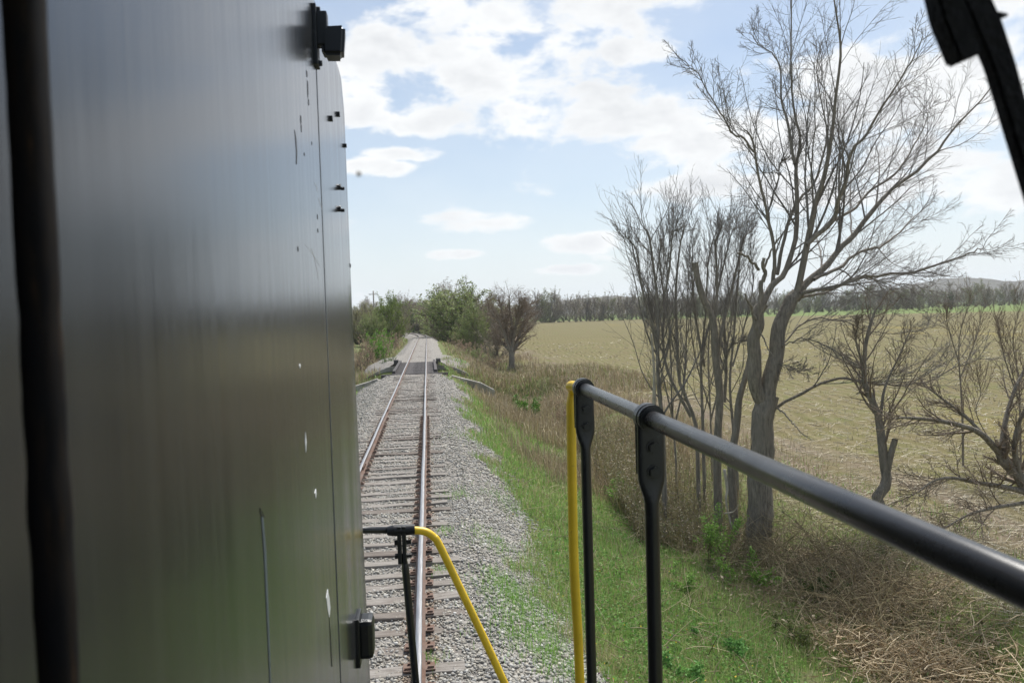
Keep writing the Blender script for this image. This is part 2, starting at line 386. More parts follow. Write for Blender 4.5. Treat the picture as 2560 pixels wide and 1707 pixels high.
def build_ballast():
    for k, (y0, y1) in enumerate(((-6.0, BR0 - .15), (BR1 + .15, 420.0))):
        ys = np.concatenate([np.arange(y0, min(y1, 110), .5), np.arange(110, y1, 3)]) if y1 > 110 else np.arange(y0, y1 + .01, .5)
        ys[-1] = y1
        ts = np.concatenate([[-1], np.linspace(-.97, .97, 41), [1.0]])
        V = []
        for y in ys:
            cr, toe = ballast_half(y); toe2 = toe + .6
            u = np.interp(np.abs(ts), [0, .6, .97, 1], [0, cr, toe, toe2]) * np.sign(ts)
            z = bed_z(u, np.full_like(u, y)); z[[0, -1]] = -1.5
            V.append(np.stack([u + cx(y), np.full_like(u, y), z], -1))
        V = np.array(V); ny, nx = V.shape[:2]; i = np.arange(nx * ny).reshape(ny, nx)
        F = np.stack([i[:-1, :-1], i[:-1, 1:], i[1:, 1:], i[1:, :-1]], -1).reshape(-1, 4)
        o = obj_np('ballast_bed', V.reshape(-1, 3), [F], GRAVEL2 if k else GRAVEL, smooth=True)
        tag(o, ['grey gravel ballast bed in front of the bridge', 'pale gravel ballast bed beyond the bridge'][k], kind='structure')
build_ballast()

# ------------------------------------------------------------------ ballast stones
def ico():
    bm = bmesh.new(); bmesh.ops.create_icosphere(bm, subdivisions=1, radius=1.0)
    V = np.array([v.co[:] for v in bm.verts]); F = np.array([[v.index for v in f.verts] for f in bm.faces]); bm.free(); return V, F
ICO_V, ICO_F = ico()
CUBE_V = np.array([(x, y, z) for x in (-.62, .62) for y in (-.62, .62) for z in (-.62, .62)], float)
CUBE_F = np.array([(0, 1, 3), (0, 3, 2), (4, 6, 7), (4, 7, 5), (0, 4, 5), (0, 5, 1), (2, 3, 7), (2, 7, 6), (0, 2, 6), (0, 6, 4), (1, 5, 7), (1, 7, 3)])
OCT_V = np.array([(1, 0, 0), (-1, 0, 0), (0, 1, 0), (0, -1, 0), (0, 0, 1), (0, 0, -1)], float)
OCT_F = np.array([(0, 2, 4), (2, 1, 4), (1, 3, 4), (3, 0, 4), (2, 0, 5), (1, 2, 5), (3, 1, 5), (0, 3, 5)])
def rand_rot(n, g=rng):
    q = norm(g.normal(size=(n, 4))); w, x, y, z = q.T
    return np.stack([1 - 2 * (y * y + z * z), 2 * (x * y - z * w), 2 * (x * z + y * w), 2 * (x * y + z * w), 1 - 2 * (x * x + z * z), 2 * (y * z - x * w),
                     2 * (x * z - y * w), 2 * (y * z + x * w), 1 - 2 * (x * x + y * y)], -1).reshape(n, 3, 3)
def inv_y(n, a, b, g=rng):                       # more of them near the camera
    return 1 / (1 / b + g.random(n) * (1 / a - 1 / b))
def stones(n, y0, y1, hi):
    y = inv_y(n, y0, y1); cr, toe = ballast_half(y)
    u = rng.uniform(-1, 1, n) * (toe + .25); u = np.where(rng.random(n) < .07, np.sign(u) * (toe + np.abs(rng.normal(size=n)) * .5), u)
    keep = np.abs(np.abs(u) - .7525) > .075; y, u = y[keep], u[keep]; n = len(y)
    cr, toe = ballast_half(y)
    z = np.maximum(bed_z(u, y), gz(u + cx(y), y))
    s = (.009 + .021 * rng.random(n) ** 1.8) * np.where(y > 20, 1.35, 1.0) * np.where(np.abs(u) > 1.5, 1.15, 1.0)
    TV, TF = CUBE_V, CUBE_F
    sh = TV[None] * (1 + .55 * (rng.random((n, len(TV), 3)) - .5)) * (rng.uniform(.62, 1.3, (n, 1, 3)))
    P = np.einsum('nij,nkj->nki', rand_rot(n), sh) * s[:, None, None]
    P[:, :, 2] *= .85
    P += np.stack([u + cx(y), y, z + s * .35], -1)[:, None, :]
    F = (TF[None] + (np.arange(n) * len(TV))[:, None, None]).reshape(-1, 3)
    g = .25 + .20 * rng.random(n) ** 1.1; g = np.where(rng.random(n) < .04, .5 + .15 * rng.random(n), g)
    warm = rng.random(n)
    col = np.stack([g * (1 + .10 * warm), g * (1 + .02 * warm), g * (.97 - .12 * warm)], -1)
    col = np.where((np.abs(np.abs(u) - .7525) < .10 + .16 * rng.random(n))[:, None], col * np.array([.82, .68, .58]), col)
    return P.reshape(-1, 3), F, np.repeat(col, len(TV), 0)
def build_stones():
    m = MB('ballast_stone'); n = m.noise(70, 4, .65); c = m.mix(m.mapr(n, .3, .7, .0, .35), m.attr(), (.2, .18, .16))
    m.set('Base Color', c).set('Roughness', .88).set('Specular IOR Level', .25).bump(n, .6, .01)
    a = stones(52000, 6.5, 18, True); b = stones(42000, 13, 53, False)
    V = np.vstack([a[0], b[0]]); F = np.vstack([a[1], b[1] + len(a[0])]); C = np.vstack([a[2], b[2]])
    o = obj_np('ballast_stones', V, [F], m.m, col=C); tag(o, 'loose grey crushed stones lying between and beside the ties', 'gravel', kind='stuff')
build_stones()

# ------------------------------------------------------------------ track
track = empty('railway_track', (0, 0, 0), 'single railway track with two worn steel rails running to the curve', 'railway track', kind='structure')
def rail_mat():
    m = MB('rusty_rail_side'); n = m.noise(14, 5, .65); n2 = m.noise(2, 3)
    m.set('Base Color', m.mix(m.mapr(n2, .35, .65), m.ramp(n, [(.3, (.10, .055, .035)), (.7, (.19, .105, .07))]), (.17, .125, .105))).set('Roughness', .85).bump(n, .4, .004)
    t = MB('polished_rail_head'); n = t.noise(3, 5, .6, t.vec((40, .8, 1)))
    t.set('Base Color', t.ramp(n, [(.3, (.27, .265, .265)), (.7, (.40, .40, .405))])).set('Metallic', 1.0).set('Roughness', t.mapr(n, .3, .7, .36, .5))
    return m.m, t.m
RUST, STEEL = rail_mat()
def build_rails():
    prof = [(-.070, -.170), (-.070, -.158), (-.012, -.138), (-.0085, -.050), (-.034, -.038), (-.037, -.008), (-.028, 0), (.028, 0), (.037, -.008), (.034, -.038), (.0085, -.050), (.012, -.138), (.070, -.158), (.070, -.170)]
    pr = np.array(prof); K = len(pr)
    ys = np.concatenate([np.arange(-6, 150, 2.0), np.arange(150, 410, 3)])
    for s in (-1, 1):
        c = cx(ys); tx = np.gradient(c, ys); nn = np.stack([np.ones_like(tx), -tx], -1) / np.sqrt(1 + tx ** 2)[:, None]
        wob = .004 * np.sin(ys * .9 + s) + .006 * np.sin(ys * .23 + s * 2)
        off = s * .7525 + pr[None, :, 0] + wob[:, None]
        V = np.stack([c[:, None] + nn[:, None, 0] * off, ys[:, None] + nn[:, None, 1] * off, np.broadcast_to(pr[None, :, 1], off.shape)], -1)
        i = np.arange(len(ys) * K).reshape(-1, K); j = np.roll(i, -1, 1)
        F = np.stack([i[:-1], j[:-1], j[1:], i[1:]], -1)
        mi = np.zeros((len(ys) - 1, K), int); mi[:, 5:8] = 1
        obj_np('rail', V.reshape(-1, 3), [F.reshape(-1, 4)[:, ::-1]], [RUST, STEEL], track, midx=mi.ravel())
        for yj in (20.9 + s * 1.2, 31.8, 42.6 - s):
            jb = box_bm((s * .7525 + .03, yj, -.09), (.022, .62, .075), .006); box_bm((s * .7525 - .03, yj, -.09), (.022, .62, .075), .006, bm=jb)
            for q in (-.22, -.07, .07, .22): cyl_bm((s * .7525 + .035, yj + q, -.09), (s * .7525 + .066, yj + q, -.09), .016, .016, 6, bm=jb)
            obj_bm('joint_bar', jb, RUST, track)
build_rails()
def tie_mat(name, dark):
    m = MB(name); n = m.noise(1.0, 6, .65, m.vec((2.5, 26, 26))); n2 = m.noise(4, 4); rr = m.rand()
    c = m.ramp(n, [(.28, (.11, .095, .082)), (.5, (.25, .228, .205)), (.75, (.38, .355, .33))]) if not dark else m.ramp(n, [(.3, (.05, .046, .046)), (.7, (.15, .14, .138))])
    if not dark:
        c = m.mix(m.mapr(rr, .6, 1.0, 0, .6), c, m.ramp(n, [(.3, (.05, .036, .028)), (.7, (.12, .088, .07))]))
    c = m.mix(m.mapr(n2, .5, .8, 0, .5), c, (.16, .13, .11) if not dark else (.05, .05, .055))
    m.set('Base Color', c).set('Roughness', .92).set('Specular IOR Level', .15).bump(n, .9, .02); return m.m
TIE = tie_mat('weathered_tie', False); DARKTIE = tie_mat('creosoted_timber', True)
def tie_mesh(seed, mat, L=2.55, W=.225, H=.17):
    g = random.Random(seed); bm = box_bm((0, 0, 0), (L, W, H)); bmesh.ops.subdivide_edges(bm, edges=[e for e in bm.edges if abs((e.verts[0].co - e.verts[1].co).x) > 1], cuts=7)
    for v in bm.verts: v.co += Vector((g.uniform(-.02, .02), g.uniform(-.014, .014), g.uniform(-.012, .008)))
    bmesh.ops.bevel(bm, geom=[e for e in bm.edges if e.calc_face_angle(0) > .8], offset=.008, segments=1, affect='EDGES')
    me = bpy.data.meshes.new('tie'); bm.to_mesh(me); bm.free(); me.materials.append(mat); return me
tie_me = [tie_mesh(s, TIE) for s in range(8)]
def plate_mesh():
    bm = box_bm((0, 0, 0), (.34, .185, .018), .004)
    for sx in (-.105, .105, -.14, .14):
        for sy in (-.055, .055):
            if abs(sx) > .12 and sy > 0: continue
            box_bm((sx, sy, .018), (.034, .028, .03), .004, bm=bm)
    me = bpy.data.meshes.new('tie_plate'); bm.to_mesh(me); bm.free(); me.materials.append(RUST); return me
plate_me = plate_mesh()
yy, k = 1.0, 0
while yy < BR0 - .5:
    t = bpy.data.objects.new('tie', random.choice(tie_me)); COL.objects.link(t); t.parent = track
    off = random.gauss(0, .045); zz = -.283 + random.uniform(-.022, .012)
    t.location = (off, yy, zz); t.rotation_euler = (random.gauss(0, .03), random.gauss(0, .008), random.gauss(0, .018) + (math.pi if random.random() < .5 else 0))
    if yy < 30:
        for s in (-1, 1):
            p = bpy.data.objects.new('tie_plate', plate_me); COL.objects.link(p); p.parent = track
            p.location = (s * .7525, yy, -.181); p.rotation_euler = (0, 0, random.gauss(0, .03))
    yy += .535 + random.gauss(0, .03); k += 1
# farther ties, too small to tell apart
bm = bmesh.new(); yy = BR1 + .7
while yy < 190:
    c = float(cx(yy)); box_bm((c, yy, -.318), (2.55, .22, .17), 0, bm=bm); yy += .54
tag(obj_bm('far_ties', bm, TIE, track), kind='stuff')

# ------------------------------------------------------------------ bridge
def conc_mat():
    m = MB('stained_concrete'); n = m.noise(.9, 6, .65); st = m.noise(1.0, 5, .6, m.vec((3, 3, .5))); f = m.noise(14, 5)
    c = m.ramp(n, [(.3, (.26, .24, .21)), (.7, (.46, .44, .40))]); c = m.mix(m.mapr(st, .45, .7, 0, .7), c, (.12, .105, .085))
    m.set('Base Color', c).set('Roughness', .93).bump(m.math('ADD', n, m.math('MULTIPLY', f, .3)), .7, .06); return m.m
CONC = conc_mat()
bridge = empty('railway_bridge', (0, 60, -4.2), 'short open deck timber railway bridge on concrete abutments', 'bridge')
dk_me = [tie_mesh(40 + s, DARKTIE, 3.1, .23, .22) for s in range(4)]
yy = BR0 + .1; k = 0
while yy < BR1:
    t = bpy.data.objects.new('deck_tie', dk_me[k % 4]); COL.objects.link(t); t.parent = bridge
    t.location = (random.gauss(0, .03), yy - 60, -.295 + 4.2); t.rotation_euler = (0, 0, random.gauss(0, .006)); yy += .40; k += 1
for s in (-1, 1):
    box('guard_timber', (s * 1.43, (BR0 + BR1) / 2 + .2, -.09), (.2, BR1 - BR0 - 1.0, .2), DARKTIE, bridge, .02)
    box('girder', (s * .85, (BR0 + BR1) / 2, -.85), (.4, BR1 - BR0 + .5, .85), DARKTIE, bridge, .02)
    box('end_block', (s * 1.78, BR1 - .6, -.12), (.38, 1.1, .42), DARKTIE, bridge, .02)
    box('end_sill', (s * 1.7, BR0 - .05, -.32), (1.1, .3, .28), DARKTIE, bridge, .02)
def prism(name, poly, y0, y1, mat, parent, dy=None, rough=.05):
    """poly: (x,z) outline, extruded in y; dy: x -> y shift (splay)"""
    P = np.array(poly); n = len(P); d = np.array([dy(x) if dy else 0 for x in P[:, 0]])
    V = np.vstack([np.c_[P[:, 0], y0 + d, P[:, 1]], np.c_[P[:, 0], y1 + d, P[:, 1]]])
    bm = bmesh.new(); vs = [bm.verts.new(v) for v in V]
    bm.faces.new(vs[:n]); bm.faces.new(vs[n:][::-1])
    for a in range(n): bm.faces.new((vs[a], vs[a + n], vs[(a + 1) % n + n], vs[(a + 1) % n]))
    bmesh.ops.recalc_face_normals(bm, faces=bm.faces)
    bmesh.ops.bevel(bm, geom=bm.edges[:], offset=.04, segments=2, affect='EDGES')
    return obj_bm(name, bm, mat, parent)
prism('abutment', [(-4.6, -5), (4.6, -5), (4.3, -1.30), (3.7, -1.0), (2.9, -.66), (2.2, -.52), (1.7, -.45), (-1.7, -.45), (-2.6, -.55), (-3.6, -.95), (-4.4, -1.35)], BR1 - .1, BR1 + .35, CONC, bridge)
prism('abutment', [(-2.6, -5), (2.6, -5), (2.5, -.46), (-2.5, -.46)], BR0 - .9, BR0 - .1, CONC, bridge)
prism('wing_wall', [(2.45, -5), (5.3, -5), (5.25, -1.35), (4.6, -1.0), (4.4, -.88), (3.2, -.55), (2.45, -.34)], BR0 - .9, BR0 - .2, CONC, bridge, dy=lambda x: -(x - 2.45) * .35)
prism('wing_wall', [(-2.45, -5), (-6.2, -5), (-6.0, -1.5), (-4.6, -.95), (-3.2, -.6), (-2.45, -.38)], BR0 - .6, BR0 + .1, CONC, bridge, dy=lambda x: (x + 2.45) * .25)
wm = MB('creek_water'); wm.set('Base Color', (.05, .05, .035, 1)).set('Roughness', .12).bump(wm.noise(3, 3), .1, .02)
o = obj_np('creek_water', [(-40, 54, -4.12), (14, 54, -4.12), (14, 67, -4.12), (-40, 67, -4.12)], [np.array([[0, 1, 2, 3]])], wm.m); tag(o, 'narrow creek under the bridge', kind='structure')

# ------------------------------------------------------------------ locomotive
loco = empty('locomotive', (0, 0, 1.15), 'black locomotive with grey worn hood on the left and black and yellow handrails', 'locomotive')
HX, HY0, HY1, HTOP = .713, .47, 2.785, 4.45
def hwav(y, z):
    wav = .0022 * (fbm(y * 1.0, z * .45, .5, 5) - .5) + .0045 * (vn(y, z * .28, .13, 8) - .5) * np.clip((3.4 - z) / .9, 0, 1) * np.clip((y - 1.3) / .8, 0, 1)
    return wav * np.clip((HY1 - .02 - y) / .1, 0, 1)
def build_hood():
    rc = .13
    prof = [(HX, 1.25)] + [(HX, z) for z in np.linspace(1.4, HTOP - rc, 90)]
    prof += [(HX - rc + rc * math.cos(a), HTOP - rc + rc * math.sin(a)) for a in np.linspace(.12, math.pi / 2, 9)]
    prof += [(x, HTOP) for x in np.linspace(HX - rc - .1, -(HX - rc - .1), 7)]
    prof += [(-(HX - rc + rc * math.cos(a)), HTOP - rc + rc * math.sin(a)) for a in np.linspace(math.pi / 2, 0, 9)]
    prof += [(-HX, 1.25)]
    pr = np.array(prof); K = len(pr)
    ang = np.linspace(0, math.pi / 2, 7)
    nrm = np.zeros_like(pr); nrm[:, 0] = np.clip(pr[:, 0] / HX, -1, 1); nrm[:, 1] = np.clip((pr[:, 1] - (HTOP - rc)) / rc, 0, 1)
    nrm[:, 0] *= np.sqrt(np.clip(1 - nrm[:, 1] ** 2, 0, 1)); nrm[np.abs(pr[:, 0]) < HX - rc, 0] = 0
    rr = .028 + .13 * np.clip((pr[:, 1] - (HTOP - .22)) / .2, 0, 1)
    ysA = np.linspace(HY0, HY1 - .17, 70)
    rows = [np.stack([pr[:, 0], np.full(K, y), pr[:, 1]], -1) for y in ysA]
    for a in ang:
        ins = rr * (1 - math.cos(a))
        rows.append(np.stack([pr[:, 0] - nrm[:, 0] * ins, HY1 - rr + rr * math.sin(a), pr[:, 1] - nrm[:, 1] * ins], -1))
    V = np.array(rows)
    V[:, :, 1] += .11 * np.clip(3.5 - V[:, :, 2], 0, 2) * np.clip((V[:, :, 1] - 2.2) / .5, 0, 1)   # the nose rakes forward below
    # shallow dents and waviness of the right side sheet
    y, z = V[:, :, 1], V[:, :, 2]; right = (V[:, :, 0] > HX - .03) & (z < HTOP - .2)
    V[:, :, 0] += np.where(right, hwav(y, z), 0)
    ny = len(rows); i = np.arange(ny * K).reshape(ny, K)
    F = np.stack([i[:-1, :-1], i[1:, :-1], i[1:, 1:], i[:-1, 1:]], -1).reshape(-1, 4)
    Vf = V.reshape(-1, 3); c = np.array([[0, HY1, 2.8]]); Vf = np.vstack([Vf, c]); ci = len(Vf) - 1
    last = i[-1]; cap = np.stack([np.full(K - 1, ci), last[1:], last[:-1]], -1)
    return obj_np('hood', Vf, [F, cap], HOOD, loco, smooth=True)
hood = build_hood()
def hp(px, py): return at_x(px, py, HX)
# seam, bolts, scars on the hood sheet
sy = hp(732, 300).y
box('seam', (HX + .0005, sy, 3.35), (.0018, .0022, 1.9), simple('seam_grey', (.30, .31, .32), .4, metal=.8), hood)
for (px, py, r) in ((757, 273, .007), (774, 263, .007), (790, 335, .006)):
    p = hp(px, py); box('bolt_head', (HX + .004, p.y, p.z), (.010, r * 2.2, r * 2), BLACK, hood, .001)
for (px, py) in ((777, 430), (777, 480)):
    p = hp(px, py); b = cyl_bm((HX - .002, p.y, p.z), (HX + .008, p.y, p.z), .009, .009, 6); cyl_bm((HX + .008, p.y + .004, p.z - .004), (HX + .018, p.y + .004, p.z - .004), .0055, .005, 8, bm=b)
    obj_bm('bolt', b, BLACK, hood)
def scar(name, pts, mat, t=.0008):
    """thin chip of paint or scratch, pts in photo pixels on the hood sheet"""
    P = [hp(*q) for q in pts]; bm = bmesh.new(); a = [bm.verts.new((HX + float(hwav(p.y, p.z)) + t, p.y, p.z)) for p in P]; b = [bm.verts.new((HX - .004, p.y, p.z)) for p in P]
    f = bm.faces.new(a); n = len(P)
    for q in range(n): bm.faces.new((a[q], b[q], b[(q + 1) % n], a[(q + 1) % n]))
    bmesh.ops.recalc_face_normals(bm, faces=bm.faces)
    return obj_bm(name, bm, mat, hood)
CHIPB = simple('chip_blue_grey', (.10, .125, .15), .45, metal=.3)
scar('paint_chip', [(753, 1352), (757, 1375), (759, 1395), (757, 1418), (753, 1400), (750, 1372)], WHITE)
scar('paint_chip', [(725, 1122), (727, 1132), (725, 1144), (723, 1132)], WHITE)
scar('paint_chip', [(701, 992), (703.5, 1015), (702, 1040), (700, 1015)], WHITE)
scar('paint_chip', [(688, 835), (689.5, 840), (688, 846), (687, 840)], WHITE)
scar('dent_mark', [(597, 1166), (602, 1176), (608, 1188), (602, 1187), (598, 1178)], BLACK)
scar('scratch', [(600, 1187), (604, 1187), (611, 1270), (616, 1400), (622, 1575), (620, 1575), (612, 1400), (606, 1270)], CHIPB)
scar('scratch', [(757, 1418), (761, 1470), (764, 1530), (762, 1530), (759, 1470)], BLACK)
scar('scratch', [(676, 299), (680, 318), (682, 350), (681, 378), (680, 378), (680, 350), (678, 318)], BLACK)
for (x, y, w, h) in ((705, 170, 1.6, 8), (707, 205, 1.2, 20), (709, 235, 1.0, 8), (691, 275, 1.3, 10), (692, 295, .8, 9), (684, 572, 1.3, 6), (729, 498, .8, 6), (730, 530, .8, 5), (805, 610, 1.0, 5), (699, 355, .7, 4), (716, 330, .6, 4)):
    scar('scuff', [(x - w, y - h), (x + w * .4, y - h * .6), (x + w, y + h * .5), (x, y + h), (x - w, y + h * .2)], BLACK)
for (x0, y0, x1, y1) in ((722, 420, 728, 440), (700, 560, 735, 612), (730, 455, 741, 490), (715, 570, 731, 640)):
    scar('scratch', [(x0, y0), (x0 + .5, y0), ((x0 + x1) / 2 + 2.2, (y0 + y1) / 2), (x1, y1), (x1 - .5, y1), ((x0 + x1) / 2 + 1.6, (y0 + y1) / 2)], simple('bright_scratch', (.40, .40, .41), .6, metal=0, bump=0) if 'bright_scratch' not in bpy.data.materials else bpy.data.materials['bright_scratch'], .0003)

# lamp bracket high on the hood, and the rounded marker box low down
def lamp_bracket():
    p = hp(722, 85); y, z = p.y, p.z
    br = box('lamp_bracket', (HX + .004, y, z), (.010, .05, .150), BLACK, hood, .002)
    br2 = br
    bm = box_bm((HX + .020, y + .002, z + .018), (.028, .034, .085), .004)
    # cup: tapered open bucket facing forward and out
    P = []; n = 4
    a = [(HX + .018, y - .02, z + .022), (HX + .080, y - .02, z + .026), (HX + .073, y - .02, z - .050), (HX + .018, y - .02, z - .050)]
    b = [(HX + .018, y + .055, z + .020), (HX + .074, y + .055, z + .022), (HX + .066, y + .055, z - .046), (HX + .018, y + .055, z - .046)]
    va = [bm.verts.new(v) for v in a]; vb = [bm.verts.new(v) for v in b]
    bm.faces.new(va); bm.faces.new(vb[::-1])
    for q in range(4): bm.faces.new((va[q], vb[q], vb[(q + 1) % 4], va[(q + 1) % 4]))
    es = [e for e in bm.edges if e.verts[0] in va + vb and e.verts[1] in va + vb]
    bmesh.ops.recalc_face_normals(bm, faces=bm.faces)
    bmesh.ops.bevel(bm, geom=es, offset=.009, segments=3, affect='EDGES')
    obj_bm('bracket_cup', bm, BLACK, br)
    for dz in (.068, -.066):
        b = cyl_bm((HX + .008, y, z + dz), (HX + .017, y, z + dz), .008, .007, 6); obj_bm('bracket_bolt', b, BLACK, br)
lamp_bracket()
def marker_box():
    p = hp(822, 1460); y, z = p.y, p.z
    o = box('marker_light', (HX + .026, y, z), (.052, .085, .125), BLACK, hood, .016)
    box('mounting_flange', (HX + .004, y, z - .006), (.012, .10, .155), BLACK, o, .003)
    m = MB('amber_lens'); m.set('Base Color', (.35, .10, .03, 1)).set('Roughness', .25)
    obj_bm('lens', cyl_bm((HX + .026, y + .040, z), (HX + .026, y + .050, z), .022, .019, 20), m.m, o, True)
marker_box()

# cab round the camera: front wall with the windscreen opening, gasket, trim, pane, wiper
WX0, WX1, WZ0, WZ1, WY = .756, 1.43, 3.06, 3.98, .425
for n, c, s in (('cab_front_wall', (-.41, WY, 3.2), (2.26, .05, 2.55)), ('cab_front_wall', (1.485, WY, 3.2), (.07, .05, 2.55)),
                ('cab_front_wall', ((WX0 + WX1) / 2 - .012, WY, 4.24), (.70, .05, .48)), ('cab_front_wall', ((WX0 + WX1) / 2 - .012, WY, 2.48), (.70, .05, 1.12)),
                ('cab_roof', (0, -.75, 4.55), (3.1, 2.5, .06)), ('cab_floor', (0, -.75, 1.89), (3.0, 2.3, .06)),
                ('cab_side_wall', (-1.53, -.75, 3.2), (.05, 2.4, 2.6)), ('cab_side_wall', (1.545, -.75, 2.5), (.05, 2.4, 1.2)), ('cab_side_wall', (1.545, -.75, 4.3), (.05, 2.4, .45)),
                ('cab_rear_wall', (0, -1.93, 2.5), (3.0, .05, 1.2)), ('cab_rear_wall', (0, -1.93, 4.3), (3.0, .05, .45)), ('cab_rear_wall', (-.9, -1.93, 3.6), (1.2, .05, .95))):
    box(n, c, s, CABIN, loco, .004)
def loop_tube(name, x0, x1, z0, z1, y, r, mat, rx=None, wob=0.0):
    cr = .05; pts = []
    for (cxx, czz, a0) in ((x1 - cr, z1 - cr, 0), (x0 + cr, z1 - cr, 90), (x0 + cr, z0 + cr, 180), (x1 - cr, z0 + cr, 270)):
        for a in range(0, 91, 15): pts.append((cxx + cr * math.cos(R(a0 + a)), y, czz + cr * math.sin(R(a0 + a))))
    P = []
    for k in range(len(pts)):
        a, b = np.array(pts[k]), np.array(pts[(k + 1) % len(pts)]); m = max(1, int(np.linalg.norm(b - a) / .012))
        for q in range(m): P.append(a + (b - a) * q / m)
    P = np.array(P); P = np.vstack([P, P[:1]])
    rad = np.full(len(P), r) + wob * (vn(P[:, 0] + P[:, 2], P[:, 2], .035, 2) - .5)
    V, F = tubes(P[None], rad[None], 10)
    if rx: V[:, 1] = y + (V[:, 1] - y) * rx
    return obj_np(name, V, [F], mat, loco, smooth=True)
gask = MB('weathered_gasket'); gn = gask.noise(18, 4, .6, gask.vec((6, 6, 1))); gask.set('Specular IOR Level', .08).set('Base Color', gask.ramp(gn, [(.45, (.006, .006, .007)), (.62, (.012, .009, .007)), (.8, (.06, .032, .014))])).set('Roughness', .75)
loop_tube('window_gasket', WX0 + .005, WX1 - .005, WZ0 + .005, WZ1 - .005, .452, .0095, gask.m, 1.6, .0016)
loop_tube('window_trim', WX0 - .020, WX1 + .020, WZ0 - .02, WZ1 + .02, .395, .0125, FRAMEM, .8)
pm = bpy.data.materials.new('clear_window_glass'); pm.use_nodes = True; pn = pm.node_tree
tr = pn.nodes.new('ShaderNodeBsdfTransparent'); tr.inputs[0].default_value = (.985, .988, .988, 1); pn.links.new(tr.outputs[0], pn.nodes['Material Output'].inputs[0]); pn.nodes.remove(pn.nodes['Principled BSDF'])
box('window_pane', ((WX0 + WX1) / 2, .458, (WZ0 + WZ1) / 2), (WX1 - WX0 - .01, .006, WZ1 - WZ0 - .01), pm, loco)
p = at_y(824, 400, .466); obj_bm('dirt_spot', cyl_bm(p, p + Vector((0, .0015, 0)), .0015, .0008, 8), simple('bug_spot', (.42, .36, .2), .8, bump=0), loco)
def wiper():
    y = .54; q = lambda x, yv: np.array(at_y(x, yv, y)[:])
    def bar(name, pts, w, t, parent):
        P = [q(*a) for a in pts]; bm = bmesh.new(); rings = []
        for k, p in enumerate(P):
            d = P[min(k + 1, len(P) - 1)] - P[max(k - 1, 0)]; d /= np.linalg.norm(d); s = np.array([d[2], 0, -d[0]]) * (w[k] if isinstance(w, list) else w) / 2
            rings.append([bm.verts.new(p + s * a + np.array([0, t * b, 0])) for a, b in ((-1, -.5), (1, -.5), (1, .5), (-1, .5))])
        for a, b in zip(rings[:-1], rings[1:]):
            for k in range(4): bm.faces.new((a[k], a[(k + 1) % 4], b[(k + 1) % 4], b[k]))
        bm.faces.new(rings[0][::-1]); bm.faces.new(rings[-1]); bmesh.ops.recalc_face_normals(bm, faces=bm.faces)
        bmesh.ops.bevel(bm, geom=bm.edges[:], offset=.002, segments=2, affect='EDGES')
        return obj_bm(name, bm, RUBBER, parent)
    a = bar('wiper_arm', [(2150, -260), (2204, -60), (2262, 62), (2295, 150), (2336, 290), (2400, 500), (2470, 760)], [.016, .0225, .0215, .019, .018, .018, .017], .012, loco)
    bar('blade_holder', [(2158, -30), (2178, 40), (2216, 140)], [.018, .021, .019], .018, a)
    s = q(2306, 37); obj_bm('holder_pin', cyl_bm(s - np.array([.004, 0, 0]), s + np.array([.003, .001, .001]), .003, .0012, 8), RUBBER, a)
wiper()

# walkway, end platform
box('walkway', (0, 1.65, 1.2), (3.02, 2.7, .09), BLACK, loco, .01)
box('end_platform', (0, 3.9, 1.08), (2.7, 1.8, .08), BLACK, loco, .01)
box('end_beam', (0, 4.78, .85), (2.9, .08, .55), BLACK, loco, .01)
RXH, RZH = CAM.x + .55, CAM.z - .27
rail = pipe('handrail', [(RXH, -1.0, RZH), (RXH, 2.80, RZH)], .0215, RAILPIPE, loco, sides=20)
y2 = 2.78
yq = lambda px, py, y=2.98: at_y(px, py, y)[:]
yl = [(RXH, y2 + .02, RZH), (RXH - .004, y2 + .09, RZH), (RXH - .018, y2 + .15, RZH - .004), yq(1316, 900), yq(1312, 925), yq(1312, 960), yq(1314, 1100), yq(1317, 1250), yq(1321, 1350), yq(1327, 1450), yq(1332, 1568), yq(1338, 1700), yq(1350, 2000)]
pipe('end_grab_rail', yl, .0185, YELLOW, loco, n=90, sides=18)
